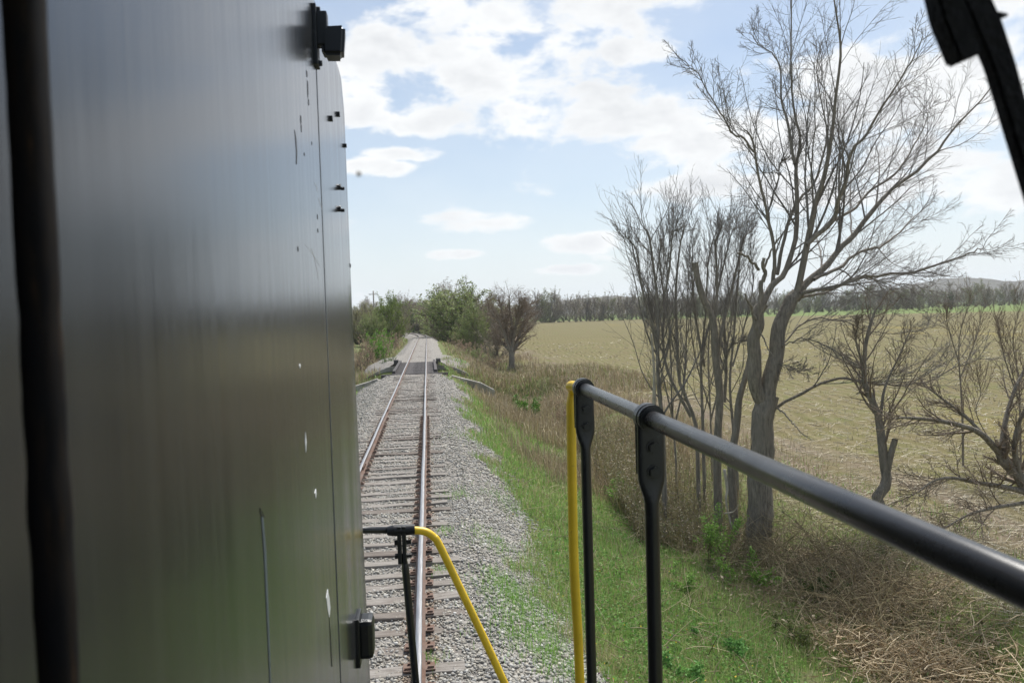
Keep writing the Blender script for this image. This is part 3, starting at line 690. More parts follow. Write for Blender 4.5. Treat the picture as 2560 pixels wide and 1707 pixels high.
def stanchion(y, lean):
    z = RZH; x = RXH
    # flattened post: (z offset, half width x, half depth y)
    sec = [(-.012, .0335, .011), (-.135, .0345, .011), (-.158, .033, .0115), (-.178, .028, .013), (-.198, .0215, .016), (-.215, .0185, .0185), (-.26, .018, .018), (-1.2, .018, .018), (-2.02, .018, .018)]
    n = 20; V = []
    for dz, a, b in sec:
        sq = 5.0 if b < .012 else 2.0 + (.0185 - min(b, .0185)) / .0185 * 6
        for k in range(n):
            th = 2 * math.pi * k / n; c, s = math.cos(th), math.sin(th)
            V.append((x + lean * (-dz) + a * math.copysign(abs(c) ** (2 / sq), c), y + b * math.copysign(abs(s) ** (2 / sq), s), z + dz))
    i = np.arange(len(sec) * n).reshape(-1, n); j = np.roll(i, -1, 1)
    F = np.stack([i[1:], j[1:], j[:-1], i[:-1]], -1).reshape(-1, 4)
    o = obj_np('stanchion', V, [F[:, ::-1]], BLACK, loco, smooth=True)
    bm = bmesh.new()
    cyl_bm((x, y - .023, z), (x, y + .023, z), .0355, .0355, 28, bm=bm, bevel=.005)
    obj_bm('collar', bm, BLACK, o)
    obj_bm('collar_strap', cyl_bm((x, y - .004, z), (x, y + .030, z), .0375, .0375, 28, bevel=.003), BLACK, o)
    box('clamp_plate', (x, y + .016, z - .075), (.071, .010, .135), BLACK, o, .004)
    for dz in (-.073, -.135):
        b = cyl_bm((x + .004, y - .009, z + dz), (x + .004, y - .023, z + dz), .0155, .015, 6, bevel=.002); obj_bm('bolt', b, BLACK, o)
        obj_bm('washer', cyl_bm((x + .004, y - .0105, z + dz), (x + .004, y - .0135, z + dz), .019, .019, 18), BLACK, o)
stanchion(1.925, -.006); stanchion(2.765, -.003)
# lower railing across the front of the platform
EY = 4.70
def e(px, py): return at_y(px, py, EY)
a, b = e(700, 1216), e(895, 1217)
pipe('end_handrail', [a, b], .020, BLACK, loco)
yp = [e(940, 1217.5), e(962, 1218), e(980, 1222), e(996, 1233), e(1009, 1251), e(1060, 1357), e(1110, 1462), e(1158, 1566), e(1185, 1625), e(1230, 1760)]
pipe('step_grab_rail', [v[:] for v in yp], .0235, YELLOW, loco, n=70, sides=18)
tee = e(922, 1217)
ob = obj_bm('rail_tee', cyl_bm(tee + Vector((-.085, 0, 0)), tee + Vector((-.045, 0, 0)), .026, .034, 24, bevel=.003, bm=cyl_bm(tee + Vector((-.045, 0, 0)), tee + Vector((.080, 0, 0)), .034, .031, 24, bevel=.003)), BLACK, loco)
for dx in (-.014, .014):
    obj_bm('clamp_plate', box_bm(tee + Vector((dx, 0, -.085)), (.024, .062, .225), .005), BLACK, ob)
for dz in (-.075, -.155):
    q = tee + Vector((0, 0, dz)); obj_bm('clamp_bolt', cyl_bm(q + Vector((-.044, 0, 0)), q + Vector((-.020, 0, 0)), .017, .017, 6), BLACK, ob); obj_bm('clamp_nut', cyl_bm(q + Vector((.020, 0, 0)), q + Vector((.055, 0, 0)), .015, .015, 6), BLACK, ob)
p0, p1 = e(928, 1270), e(955, 1568); dirv = (p1 - p0)
pipe('end_stanchion', [(p0 + dirv * t)[:] for t in (0, .06, .12, .3, .6, 1.0, 1.35)], [.014, .016, .022, .022, .022, .022, .022], BLACK, loco, n=40)

# ------------------------------------------------------------------ vegetation helpers
def resample(L, K): return np.array([catmull(p, K) for p in L])
def grow(P, rad, k, t0, t1, ang, ratio, up, wig, K, rf, rmin, g=rng, flat=1.0, jit=.35, zmin=None):
    """children on every branch: P (N,M,3), rad (N,M) -> (N*k,K,3), (N*k,K)"""
    N, M, _ = P.shape
    t = np.clip(t0 + (t1 - t0) * (np.arange(k)[None] + g.random((N, k))) / k, 0, .999)
    f = t * (M - 1); i = f.astype(int); f = (f - i)
    n = np.arange(N)[:, None]
    pos = P[n, i] * (1 - f)[..., None] + P[n, i + 1] * f[..., None]
    tan = norm(P[n, i + 1] - P[n, i]); r0 = rad[n, i] * (1 - f) + rad[n, i + 1] * f
    plen = np.linalg.norm(np.diff(P, axis=1), axis=2).sum(1)[:, None]
    rv = g.normal(size=(N, k, 3)); side = norm(rv - (rv * tan).sum(-1, keepdims=True) * tan)
    side[..., 2] *= flat; a = ang * (1 + jit * g.normal(size=(N, k, 1)))
    d = norm(tan * np.cos(a) + side * np.sin(a))
    ln = plen * ratio * (1.15 - .75 * t) * g.uniform(.6, 1.25, (N, k))
    step = (ln / (K - 1))[..., None]
    pts = [pos]
    for q in range(K - 1):
        d = norm(d + wig * g.normal(size=d.shape) + np.array([0, 0, up])); pts.append(pts[-1] + d * step)
    C = np.stack(pts, 2).reshape(N * k, K, 3)
    rb = np.maximum(np.minimum(r0 * .8, r0 * rf * g.uniform(.7, 1.2, r0.shape)), rmin).reshape(-1)
    rr = np.maximum(rb[:, None] * np.linspace(1, .25, K)[None], rmin * .6)
    if zmin is not None:
        keep = C[:, :, 2].min(1) > zmin; C, rr = C[keep], rr[keep]
    return C, rr
class Acc:
    def __init__(s): s.V = []; s.F4 = []; s.F3 = []; s.C = []; s.n = 0
    def add(s, V, F, c=None):
        F = np.asarray(F) + s.n; (s.F4 if F.shape[1] == 4 else s.F3).append(F); s.V.append(V); s.n += len(V)
        s.C.append(np.ones((len(V), 3)) * .5 if c is None else c)
    def tub(s, P, r, sides, c=None):
        if len(P) == 0: return
        V, F = tubes(P, r, sides); s.add(V, F, None if c is None else np.repeat(c, P.shape[1] * sides, 0))
    def build(s, name, mat, parent=None, smooth=False, col=True):
        fs = [np.vstack(x) for x in (s.F4, s.F3) if x]
        return obj_np(name, np.vstack(s.V), fs, mat, parent, smooth=smooth, col=np.vstack(s.C) if col else None)
    def mesh(s, name, mat, smooth=False):
        fs = [np.vstack(x) for x in (s.F4, s.F3) if x]
        return mesh_np(name, np.vstack(s.V), fs, mat, smooth=smooth, col=np.vstack(s.C))
def leaves(centers, size, g=rng, aspect=.55):
    n = len(centers); Rm = rand_rot(n, g); sz = size * g.uniform(.55, 1.3, n)
    q = np.array([(-.5, 0, 0), (0, -aspect / 2, .08), (.5, 0, 0), (0, aspect / 2, .08)])
    V = np.einsum('nij,kj->nki', Rm, q) * sz[:, None, None] + centers[:, None]
    return V.reshape(-1, 3), np.arange(n * 4).reshape(n, 4)
def tints(n, cols, g=rng, var=.18):
    c = np.array(cols)[g.integers(0, len(cols), n)]; return c * (1 + var * g.normal(size=(n, 1))).clip(.4, 1.7)
def pts_on(P, n, g=rng):
    i = g.integers(0, len(P), n); t = g.random(n) ** .6 * (P.shape[1] - 1.001); j = t.astype(int); f = (t - j)[:, None]
    return P[i, j] * (1 - f) + P[i, j + 1] * f

def photo_limb(pts, y0, y1=None, conv=None):
    """limb seen at photo points; y0..y1 is its distance along the track at root and tip"""
    y1 = y0 if y1 is None else y1; n = len(pts); out = []
    for k, (a, b) in enumerate(pts):
        if conv: a, b = conv(a, b)
        out.append(at_y(a, b, y0 + (y1 - y0) * (k / max(1, n - 1)))[:])
    return out
C3 = lambda x, y: (1378.1 + x * .4142, y * .4142)
C4 = lambda x, y: (1378.1 + x * .4142, 551.25 + y * .4142)

# ------------------------------------------------------------------ the big leafless tree
def big_tree():
    Y0 = 19.6
    L = []   # (points, r0, r1, yroot, ytip, conv)
    A = lambda pts, r0, r1, dy=0, dy0=0, c=C4: L.append((photo_limb(pts, Y0 + dy0, Y0 + dy, c), r0, r1))
    A([(890, 1760), (880, 1560), (888, 1350), (892, 1200), (905, 1000), (928, 860)], .36, .27)
    A([(925, 900), (955, 720), (985, 560), (1012, 420), (1060, 340), (1085, 300)], .215, .165)
    A([(915, 930), (860, 780), (850, 600), (868, 500), (875, 420), (905, 350)], .19, .14, -.4)
    A([(1075, 330), (1160, 230), (1250, 150), (1330, 40), (1420, -41), (1520, -161), (1600, -261), (1750, -381), (1880, -501), (1960, -611), (2100, -761), (2180, -851)], .135, .018, 1.2)
    A([(1070, 330), (1110, 229), (1150, 49), (1170, -81), (1190, -211), (1230, -311), (1275, -471), (1295, -631), (1300, -771), (1330, -1001), (1330, -1151), (1300, -1331), (1290, -1430)], .13, .015, -1.0)
    A([(1155, 20), (1290, -101), (1310, -211), (1370, -331), (1390, -471), (1470, -581), (1560, -731), (1650, -861), (1730, -1001), (1790, -1130)], .085, .012, -2.2, -.3)
    A([(1285, -105), (1400, -171), (1500, -271), (1650, -381), (1740, -520), (1800, -640), (1830, -760)], .06, .012, 2.4, .2)
    A([(1090, 330), (1150, 285), (1300, 265), (1450, 205), (1700, 185), (1900, 130), (2060, 70), (2130, 40)], .085, .014, -1.5, 0)
    A([(1180, 220), (1330, 150), (1450, 60), (1560, 30), (1680, -60), (1740, -130), (1850, -210)], .07, .012, 2.8, 0)
    A([(1100, 320), (1250, 290), (1350, 240), (1480, 215), (1600, 235), (1750, 255), (1900, 300)], .05, .010, 1.8, 0)
    A([(905, 360), (960, 250), (1010, 200), (1045, 110), (1090, -31), (1100, -231), (1085, -351), (1085, -431), (1110, -561), (1080, -711), (1060, -931), (1060, -1331), (1050, -1420)], .12, .014, .8, -.2)
    A([(1085, -420), (1040, -631), (1010, -771), (1000, -931), (960, -1030), (880, -1081), (830, -1150)], .055, .010, 1.8, .2)
    A([(870, 490), (888, 300), (910, 190), (905, 105)], .10, .055, -.7, -.4)
    A([(885, 170), (820, 100), (760, 68)], .055, .030, -1.0, -.5)
    A([(905, 180), (950, 60), (990, -10)], .045, .02, -.6, -.5)
    A([(960, 270), (962, 130), (955, -31), (930, -131), (890, -281), (870, -431), (845, -551), (800, -615)], .075, .026, -.4, .2)
    A([(862, -480), (800, -561), (730, -590), (680, -691), (600, -811), (540, -931), (480, -981)], .038, .010, -1.5, -.3)
    A([(930, -135), (985, -330), (1000, -420), (1060, -480), (1050, -610)], .035, .008, .8, 0)
    A([(985, 190), (1000, 60), (1050, -111), (1110, -221), (1180, -311), (1240, -481), (1260, -620), (1220, -800), (1200, -960), (1230, -1100)], .07, .011, 1.4, .3)
    A([(870, 470), (840, 380), (800, 300)], .06, .03, -.8, -.4)
    A([(985, 925), (1150, 830), (1330, 762), (1450, 790), (1600, 800), (1800, 785), (1990, 705), (2130, 640)], .060, .010, -1.6, 0)
    A([(980, 610), (1020, 580), (1100, 480), (1200, 430), (1350, 450), (1480, 500), (1640, 520), (1780, 500), (1860, 480)], .036, .009, 1.2, 0)
    A([(980, 615), (1020, 585), (1100, 550), (1200, 560), (1300, 610), (1400, 680), (1470, 770)], .030, .009, -1.4, 0)
    A([(935, 905), (1020, 960), (1080, 1030), (1170, 1110)], .04, .012, -1.2, 0)
    A([(955, 685), (1010, 690), (1080, 710), (1180, 740)], .016, .005, -.8, 0)
    A([(880, 480), (930, 600), (975, 660)], .03, .012, -1.0, -.6)
    # second, thinner trunk leaning behind
    A([(745, 1700), (735, 1250), (755, 1000), (790, 830), (830, 640), (880, 560)], .17, .08, .6, .6)
    base = Vector(L[0][0][0]); base.z = float(gz(base.x, base.y))
    t = empty('bare_tree', base, 'tall leafless many-limbed tree with thick forked trunk beside the field', 'tree')
    tr = Acc()
    P = resample([l[0] for l in L], 26); rad = np.array([np.interp(np.linspace(0, 1, 26), [0, 1], [a, b]) for _, a, b in L])
    tt = np.linspace(0, 1, 26)
    P[:, :, 0] += .035 * np.sin(tt * 17 + rng.random((len(P), 1)) * 6) * np.minimum(rad * 14, 1); P[:, :, 2] += .02 * rng.normal(size=P.shape[:2]) * (rad < .1)
    rad[3:] *= .72; rad = rad * (1 + .10 * (rng.random(rad.shape) - .5))
    tr.tub(P, rad, 9)
    tr.build('trunk', BARK, t, smooth=True, col=False)
    lp = P[3:22]; lr = rad[3:22]; keep = [i for i in range(3, len(P)) if i not in (12, 13, 14, 19, 23, 25, 26)]
    lp, lr = P[keep], rad[keep]
    c1, r1 = grow(lp, lr, 17, .14, 1.0, .50, .46, .045, .075, 11, .42, .0085, zmin=-.6)
    c2, r2 = grow(c1, r1, 9, .10, 1.0, .60, .46, .03, .09, 8, .5, .0055)
    c3, r3 = grow(c2, r2, 5, .12, 1.0, .7, .52, .02, .11, 5, .6, .0042)
    cr = Acc(); cr.tub(c1, r1, 5); cr.tub(c2, r2, 4); cr.tub(c3, r3, 3)
    cr.build('crown', TWIG, t, smooth=True, col=False)
big_tree()

def stem_tree(name, label, stems, mat, twig, n1=14, n2=6, n3=3, ang=.42, ratio=.34, up=.10, group=None, t0=.3, cat='tree', r2min=.006, wig=.09, base=None):
    L = stems; b = Vector(base) if base is not None else Vector(L[0][0][0]); b.z = float(gz(b.x, b.y))
    t = empty(name, b, label, cat, group)
    root = np.array(L[0][0][0]); root[2] = gz(root[0], root[1]) - .25; LL = []
    for k, l in enumerate(L):
        p = np.array(l[0]); joined = k and min(np.linalg.norm(np.array(q[0]) - p[0], axis=1).min() for q in [(catmull(z[0], 30),) for z in LL]) < 1.0
        LL.append((p if joined else np.vstack([root + (0 if k == 0 else rng.normal(size=3) * [.15, .15, 0]), p]),) + tuple(l[1:]))
    L = LL
    P = resample([l[0] for l in L], 20); rad = np.array([np.interp(np.linspace(0, 1, 20), [0, 1], [l[1], l[2]]) for l in L])
    rad *= 1 + .12 * (rng.random(rad.shape) - .5)
    a = Acc(); a.tub(P, rad, 7); a.build('trunk', mat, t, smooth=True, col=False)
    g = [i for i, l in enumerate(L) if len(l) < 4]
    c1, r1 = grow(P[g], rad[g], int(n1 * 1.3), t0, 1.0, ang, ratio * 1.35, up, wig * .8, 10, .42, .008)
    c2, r2 = grow(c1, r1, n2 + 3, .10, 1.0, ang * 1.1, .5, up, wig, 7, .55, r2min * .9)
    c = Acc(); c.tub(c1, r1, 4); c.tub(c2, r2, 3)
    if n3:
        c3, r3 = grow(c2, r2, n3, .15, 1.0, ang * 1.2, .5, up * .8, wig, 4, .7, r2min * .8); c.tub(c3, r3, 3)
    c.build('crown', twig, t, smooth=True, col=False)
    return t
def S(pts, r0, r1, y0, y1=None, c=C4, *x): return (photo_limb(pts, y0, y1, c), r0, r1) + x
# upright bare trees left of the big one
stem_tree('bare_tree', 'slim leafless tree with many upright twigs, leftmost behind the handrail', [
    S([(350, 1150), (340, 960), (320, 720), (322, 400), (300, 180), (270, -27), (240, -67)], 0.0814, .02, 21.5),
    S([(322, 420), (380, 200), (400, -22), (430, -56)], 0.0370, .012, 21.5, 21), S([(320, 560), (240, 300), (200, 60), (150, -13)], 0.0333, .01, 21.5, 20.8),
    S([(335, 700), (300, 520), (285, 400), (240, 250)], 0.0296, .012, 21.5, 22)], BARK2, TWIG, 18, 5, 2, .48, .30, .10, t0=.25, wig=.12)
stem_tree('bare_tree', 'leafless slim tree with crooked double stem between the post and snag', [
    S([(540, 1150), (520, 980), (440, 780), (430, 560), (420, 300), (440, 60), (460, -45), (470, -83)], 0.0666, .014, 22.5),
    S([(505, 980), (380, 740), (350, 550), (355, 330), (330, 100), (350, -33)], 0.0555, .012, 22.8, 23.5)], BARK2, TWIG, 18, 5, 2, .46, .27, .10, t0=.24, wig=.12)
stem_tree('bare_tree', 'leafless upright tree whose fine crown stands behind the broken snag', [
    S([(575, 1200), (570, 1000), (560, 700), (572, 560), (590, 350), (600, 120), (640, -33), (690, -74)], 0.0629, .012, 24),
    S([(572, 600), (640, 330), (700, 80), (730, -40), (760, -78)], 0.0407, .012, 24, 24.6),
    S([(580, 700), (530, 420), (510, 180), (520, -18)], 0.0370, .010, 24, 23.4)], BARK2, TWIG, 18, 5, 2, .46, .27, .10, t0=.24, wig=.12)
stem_tree('snag_tree', 'grey broken-topped snag with splintered stub and side shoots', [
    S([(650, 1250), (655, 1050), (665, 850), (640, 640), (628, 450), (575, 330), (540, 210), (527, 125)], 0.1184, .085, 20.8, 20.8, C4, 1),
    S([(640, 660), (700, 400), (760, 150), (800, -11), (840, -45)], 0.0518, .012, 20.8, 21.4), S([(650, 800), (720, 600), (800, 560)], 0.0259, .012, 20.8, 20.2),
    S([(632, 480), (650, 250), (640, 20), (660, -45), (650, -74)], 0.0444, .012, 20.8, 21.2), S([(690, 900), (700, 700), (690, 420), (720, 260)], 0.0518, .02, 21.2, 21.5)], BARK, TWIG, 18, 5, 2, .46, .28, .09, t0=.24, wig=.12)
stem_tree('bare_tree', 'leafless slender tree crowded against the left side of the thick trunk', [
    S([(760, 1300), (740, 1050), (720, 800), (740, 560), (760, 300), (780, 60), (800, -33)], 0.0592, .012, 23.2),
    S([(735, 700), (800, 480), (850, 240), (830, 20)], 0.0296, .01, 23.2, 23.8)], BARK2, TWIG, 16, 5, 2, .46, .28, .09, t0=.24, wig=.12)
stem_tree('bare_tree', 'thin leafless stems crowded between the leftmost bare tree and the crooked double stem', [
    S([(420, 1200), (400, 950), (395, 700), (380, 450), (370, 200), (390, -9), (400, -54)], 0.0407, .010, 25), S([(410, 1050), (470, 760), (480, 480), (490, 220), (500, -27)], 0.0333, .010, 25, 25.5),
    S([(405, 1000), (350, 760), (300, 560), (270, 330), (260, 60)], 0.0296, .009, 25, 24.5)], BARK2, TWIG, 15, 5, 2, .44, .27, .10, t0=.22, wig=.12)
stem_tree('bare_tree', 'thin leafless stems filling the gap between the broken snag and thick trunk', [
    S([(620, 1200), (610, 900), (600, 640), (620, 380), (660, 120), (680, -27), (700, -58)], 0.0370, .010, 26), S([(615, 1000), (680, 720), (730, 450), (770, 200), (780, -18)], 0.0333, .010, 26, 26.5),
    S([(612, 940), (540, 700), (500, 420), (540, 120)], 0.0296, .009, 26, 25.4)], BARK2, TWIG, 15, 5, 2, .44, .27, .10, t0=.22, wig=.12)
# small crooked tree, and the bushy one at the right edge
stem_tree('small_tree', 'small crooked bare tree with sawn stub at the field edge', [
    S([(1600, 1590), (1590, 1530), (1535, 1440), (1590, 1350), (1582, 1270), (1562, 1100), (1540, 960), (1490, 850), (1465, 770), (1470, 600), (1500, 470), (1530, 380)], .17, .025, 17.3),
    S([(1590, 1300), (1610, 1200), (1637, 1105)], .085, .07, 17.3, 17.1, C4, 1), S([(1555, 1000), (1580, 820), (1660, 640), (1720, 500)], .04, .01, 17.3, 17.8), S([(1470, 720), (1420, 560), (1440, 430)], .03, .01, 17.3, 16.8)],
    BARK, TWIG2, 16, 5, 3, .55, .28, .06, t0=.45)
stem_tree('small_tree', 'low spreading bare tree whose dark limbs reach in from the right edge', [
    S([(2470, 1640), (2440, 1480), (2351, 1340), (2250, 1235), (2215, 1170)], .15, .09, 14.0),
    S([(2225, 1190), (2100, 1065), (1900, 1005), (1700, 985), (1620, 990)], .07, .012, 14.0, 13.2), S([(2228, 1160), (2250, 1000), (2300, 830), (2351, 720), (2420, 560)], .06, .014, 14.0, 14.6),
    S([(2400, 1410), (2250, 1370), (2100, 1345), (1950, 1318), (1850, 1335), (1760, 1400)], .06, .010, 14, 12.8), S([(2215, 1180), (2050, 1000), (1900, 880), (1790, 800)], .045, .010, 14, 14.8),
    S([(2351, 1400), (2300, 1150), (2351, 950), (2480, 800)], .07, .016, 14, 13.6), S([(2400, 1450), (2200, 1480), (2050, 1520), (1900, 1600)], .045, .01, 14, 13)],
    BARK, TWIG2, 15, 6, 3, .6, .26, .03, t0=.25)
stem_tree('sapling', 'thin twiggy sapling standing in the field behind the right-edge limbs', [
    S([(2010, 980), (2000, 800), (1990, 650), (2000, 500), (2060, 330)], .04, .008, 24), S([(2000, 760), (2080, 560), (2120, 400)], .025, .008, 24, 24.6), S([(1998, 700), (1930, 480), (1920, 380)], .02, .007, 24, 23.5)], BARK, TWIG2, 14, 4, 2, .5, .32, .06, cat='sapling')
stem_tree('sapling', 'thin reddish sapling clump at the right edge of the picture', [
    S([(2330, 1000), (2320, 760), (2290, 560), (2320, 400)], .035, .008, 22), S([(2325, 900), (2240, 640), (2200, 420)], .025, .008, 22, 22.5), S([(2100, 1000), (2110, 850), (2090, 740)], .02, .006, 22, 22)], BARK, TWIG2, 14, 4, 2, .5, .32, .06, cat='sapling')
# pale dead limbs hanging in the thicket
for lab, pts, r, yy in (('pale dead limb caught upright between the snag and the thick trunk', [(690, 1270), (705, 1380), (700, 1450), (730, 1600)], .04, 18.2),
                        ('short curved bleached stick beside the thick trunk base', [(690, 1515), (740, 1505), (770, 1465)], .018, 18.0),
                        ('grey bleached broken pole leaning in front of the leftmost bare tree', [(300, 930), (300, 730), (285, 520)], .055, 21.2)):
    q = Vector(photo_limb(pts, yy, yy, C4)[0]); t = empty('dead_limb', q, lab, 'branch'); pipe('wood', photo_limb(pts, yy, yy - .2, C4), [r, r * .4], DEADW, t, n=16, sides=7)

# ------------------------------------------------------------------ grass, weeds, brush
def blades(x, y, z, h, w, cols, lean=.45, g=rng, var=.2):
    n = len(x); a = g.random(n) * 2 * np.pi; d = np.stack([np.cos(a), np.sin(a)], -1); s = np.stack([-d[:, 1], d[:, 0]], -1)
    ln = lean * np.abs(g.normal(size=n)) * h
    def P(off, side, zz): return np.stack([x + d[:, 0] * off + s[:, 0] * side, y + d[:, 1] * off + s[:, 1] * side, z + zz], -1)
    V = np.stack([P(0, -w / 2, -.03 + 0 * h), P(0, w / 2, -.03 + 0 * h), P(ln * .4, w * .4, h * .6), P(ln * .4, -w * .4, h * .6), P(ln, 0 * w, np.maximum(h * .97 - ln * .35, h * .2))], 1)
    b = np.arange(n)[:, None] * 5
    return V.reshape(-1, 3), b + np.array([[0, 1, 2, 3]]), b + np.array([[3, 2, 4]]), np.repeat(tints(n, cols, g, var), 5, 0)
def blade_obj(name, sets, label, cat, mat=FOL):
    V = np.vstack([s[0] for s in sets]); C = np.vstack([s[3] for s in sets]); o4, o3, n = [], [], 0
    for s in sets: o4.append(s[1] + n); o3.append(s[2] + n); n += len(s[0])
    return tag(obj_np(name, V, [np.vstack(o4), np.vstack(o3)], mat, col=C), label, cat, kind='stuff')
GREEN = [(.16, .325, .06), (.21, .39, .08), (.26, .43, .10), (.20, .31, .085), (.32, .41, .14)]
OLIVE = [(.23, .27, .09), (.29, .28, .115), (.33, .29, .15), (.20, .24, .075)]
TAN = [(.40, .32, .20), (.47, .38, .25), (.33, .255, .16), (.43, .36, .25), (.27, .21, .13)]
def thin(x, y, keep): return x[keep], y[keep]
def build_grass():
    sets = []
    # right embankment
    n = 260000; y = inv_y(n, 6.5, 75); u = rng.uniform(1.75, 10.2, n) ; x = u + cx(y)
    edge = 2.30 + 1.5 * (fbm(x * 0, y, 2.6, 6) - .5) * 2 + .35 * (vn(x, y, .5, 9) - .5)
    patch = fbm(x, y, 1.1, 11)
    dens = np.clip((u - edge) / .35, 0, 1) * np.where((u < 7.9) | (y > 26), 1, np.where(u > 9.4, .8, .45)) * np.clip((patch - .22) * 5, .12, 1)
    dens = np.where(u > 6.2 + .8 * (vn(y, x, 3, 2) - .5), dens * .6, dens)
    dens = np.where(u < 2.5, dens * np.clip((fbm(x, y, .9, 33) - .42) * 9, 0, 1) * 1.3, dens)
    k = rng.random(n) < dens; x, y, u = x[k], y[k], u[k]; d = np.hypot(x - CAM.x, y)
    h = (.06 + .16 * rng.random(len(x)) * (0.4 + fbm(x, y, 1.7, 14))) * (1 + .012 * d); w = np.maximum(.0055, d * .00052)
    dry = rng.random(len(x)) < np.clip((fbm(x, y, 2.4, 21) - .5) * 3 + (y - 24) / 50, (.27), .75)
    g1 = ~dry
    zz = np.maximum(gz(x, y), bed_z(u, y))
    sets.append(blades(x[g1], y[g1], zz[g1], h[g1], w[g1], GREEN, .55))
    sets.append(blades(x[dry], y[dry], zz[dry], h[dry] * 1.25, w[dry] * .9, OLIVE + TAN[:2], .6))
    # tufts on the ballast shoulder
    tx, ty, tr, tn = [], [], [], []
    for (px, py, r, m) in ((1190, 1385, .30, 1500), (1205, 1475, .26, 900), (1150, 1345, .16, 350), (1130, 1250, .25, 450), (1300, 1520, .22, 500), (1020, 1250, .10, 120), (1015, 1345, .10, 100), (1050, 1160, .2, 200), (1180, 1130, .4, 700), (985, 1568, .1, 90), (930, 1250, .12, 150), (1085, 1010, .5, 350), (1250, 1440, .2, 300)):
        p = ray(px, py); p = CAM + p * ((-.45 - CAM.z) / p.z)
        tx.append(p.x + rng.normal(size=m) * r); ty.append(p.y + rng.normal(size=m) * r * 1.5); tn.append(m)
    x = np.concatenate(tx); y = np.concatenate(ty); k = (np.abs(np.abs(x) - .75) > .09); x, y = x[k], y[k]
    z = np.maximum(bed_z(x, y), gz(x, y))
    sets.append(blades(x, y, z, .05 + .11 * rng.random(len(x)), np.full(len(x), .0055), GREEN[:3], .6))
    # left side
    n = 26000; y = inv_y(n, 10, 75); u = -rng.uniform(2.6, 18, n); x = u
    k = rng.random(n) < np.clip((-u - 2.6) / .6, 0, 1); x, y = x[k], y[k]
    sets.append(blades(x, y, gz(x, y), .12 + .25 * rng.random(len(x)), y * .0006, GREEN + OLIVE, .5))
    # creek side and beyond the bridge
    n = 16000; y = inv_y(n, 66, 170); u = np.where(rng.random(n) < .5, -1, 1) * rng.uniform(3.1, 10, n); x = u + cx(y)
    k = rng.random(n) < np.clip((np.abs(u) - ballast_half(y)[1]) / .8, 0, 1); x, y = x[k], y[k]
    sets.append(blades(x, y, gz(x, y), .2 + .5 * rng.random(len(x)), y * .00065, OLIVE + GREEN[3:] + TAN, .5))
    # field margin
    n = 42000; y = inv_y(n, 9, 90); x = rng.uniform(9.6, 15.0, n); k = rng.random(n) < np.clip((15.2 - x) / 3, .15, 1) * np.clip((fbm(x, y, 1.5, 31) - .3) * 4, 0, 1); x, y = x[k], y[k]
    sets.append(blades(x, y, gz(x, y), .06 + .12 * rng.random(len(x)), np.maximum(.007, np.hypot(x, y) * .0006), GREEN + OLIVE + OLIVE, .6))
    blade_obj('grass', sets, 'green grass covering the embankment slope and field margin', 'grass')
build_grass()
def build_dry_grass():
    sets = []
    n = 60000; y = inv_y(n, 22, 110); u = rng.uniform(3.6, 14.5, n); x = u + cx(y)
    dens = np.clip((fbm(x, y, 3.2, 41) - .36) * 4, 0, 1) * np.clip((y - 20) / 14, 0, 1) * np.clip((u - 3.4) / 1.6, 0, 1) * np.clip((14.5 - u) / 4, 0, 1)
    k = rng.random(n) < dens; x, y = x[k], y[k]
    h = .35 + .75 * rng.random(len(x)); sets.append(blades(x, y, gz(x, y), h, np.maximum(.008, y * .00055), TAN, .38))
    n = 14000; y = rng.uniform(52, 80, n); x = rng.uniform(5.5, 18, n); sets.append(blades(x, y, gz(x, y), .25 + .7 * rng.random(n), y * .0006, TAN + OLIVE[:2], .5))
    n = 9000; y = inv_y(n, 60, 140); u = -rng.uniform(3.6, 9, n); x = u + cx(y)
    k = rng.random(n) < np.clip((fbm(x, y, 4, 43) - .4) * 4, 0, 1); x, y = x[k], y[k]
    sets.append(blades(x, y, gz(x, y), .5 + .9 * rng.random(len(x)), y * .0006, TAN, .35))
    blade_obj('dry_grass', sets, 'tall tan dry grass along the ditch and creek banks', 'dry grass', DRY)
build_dry_grass()
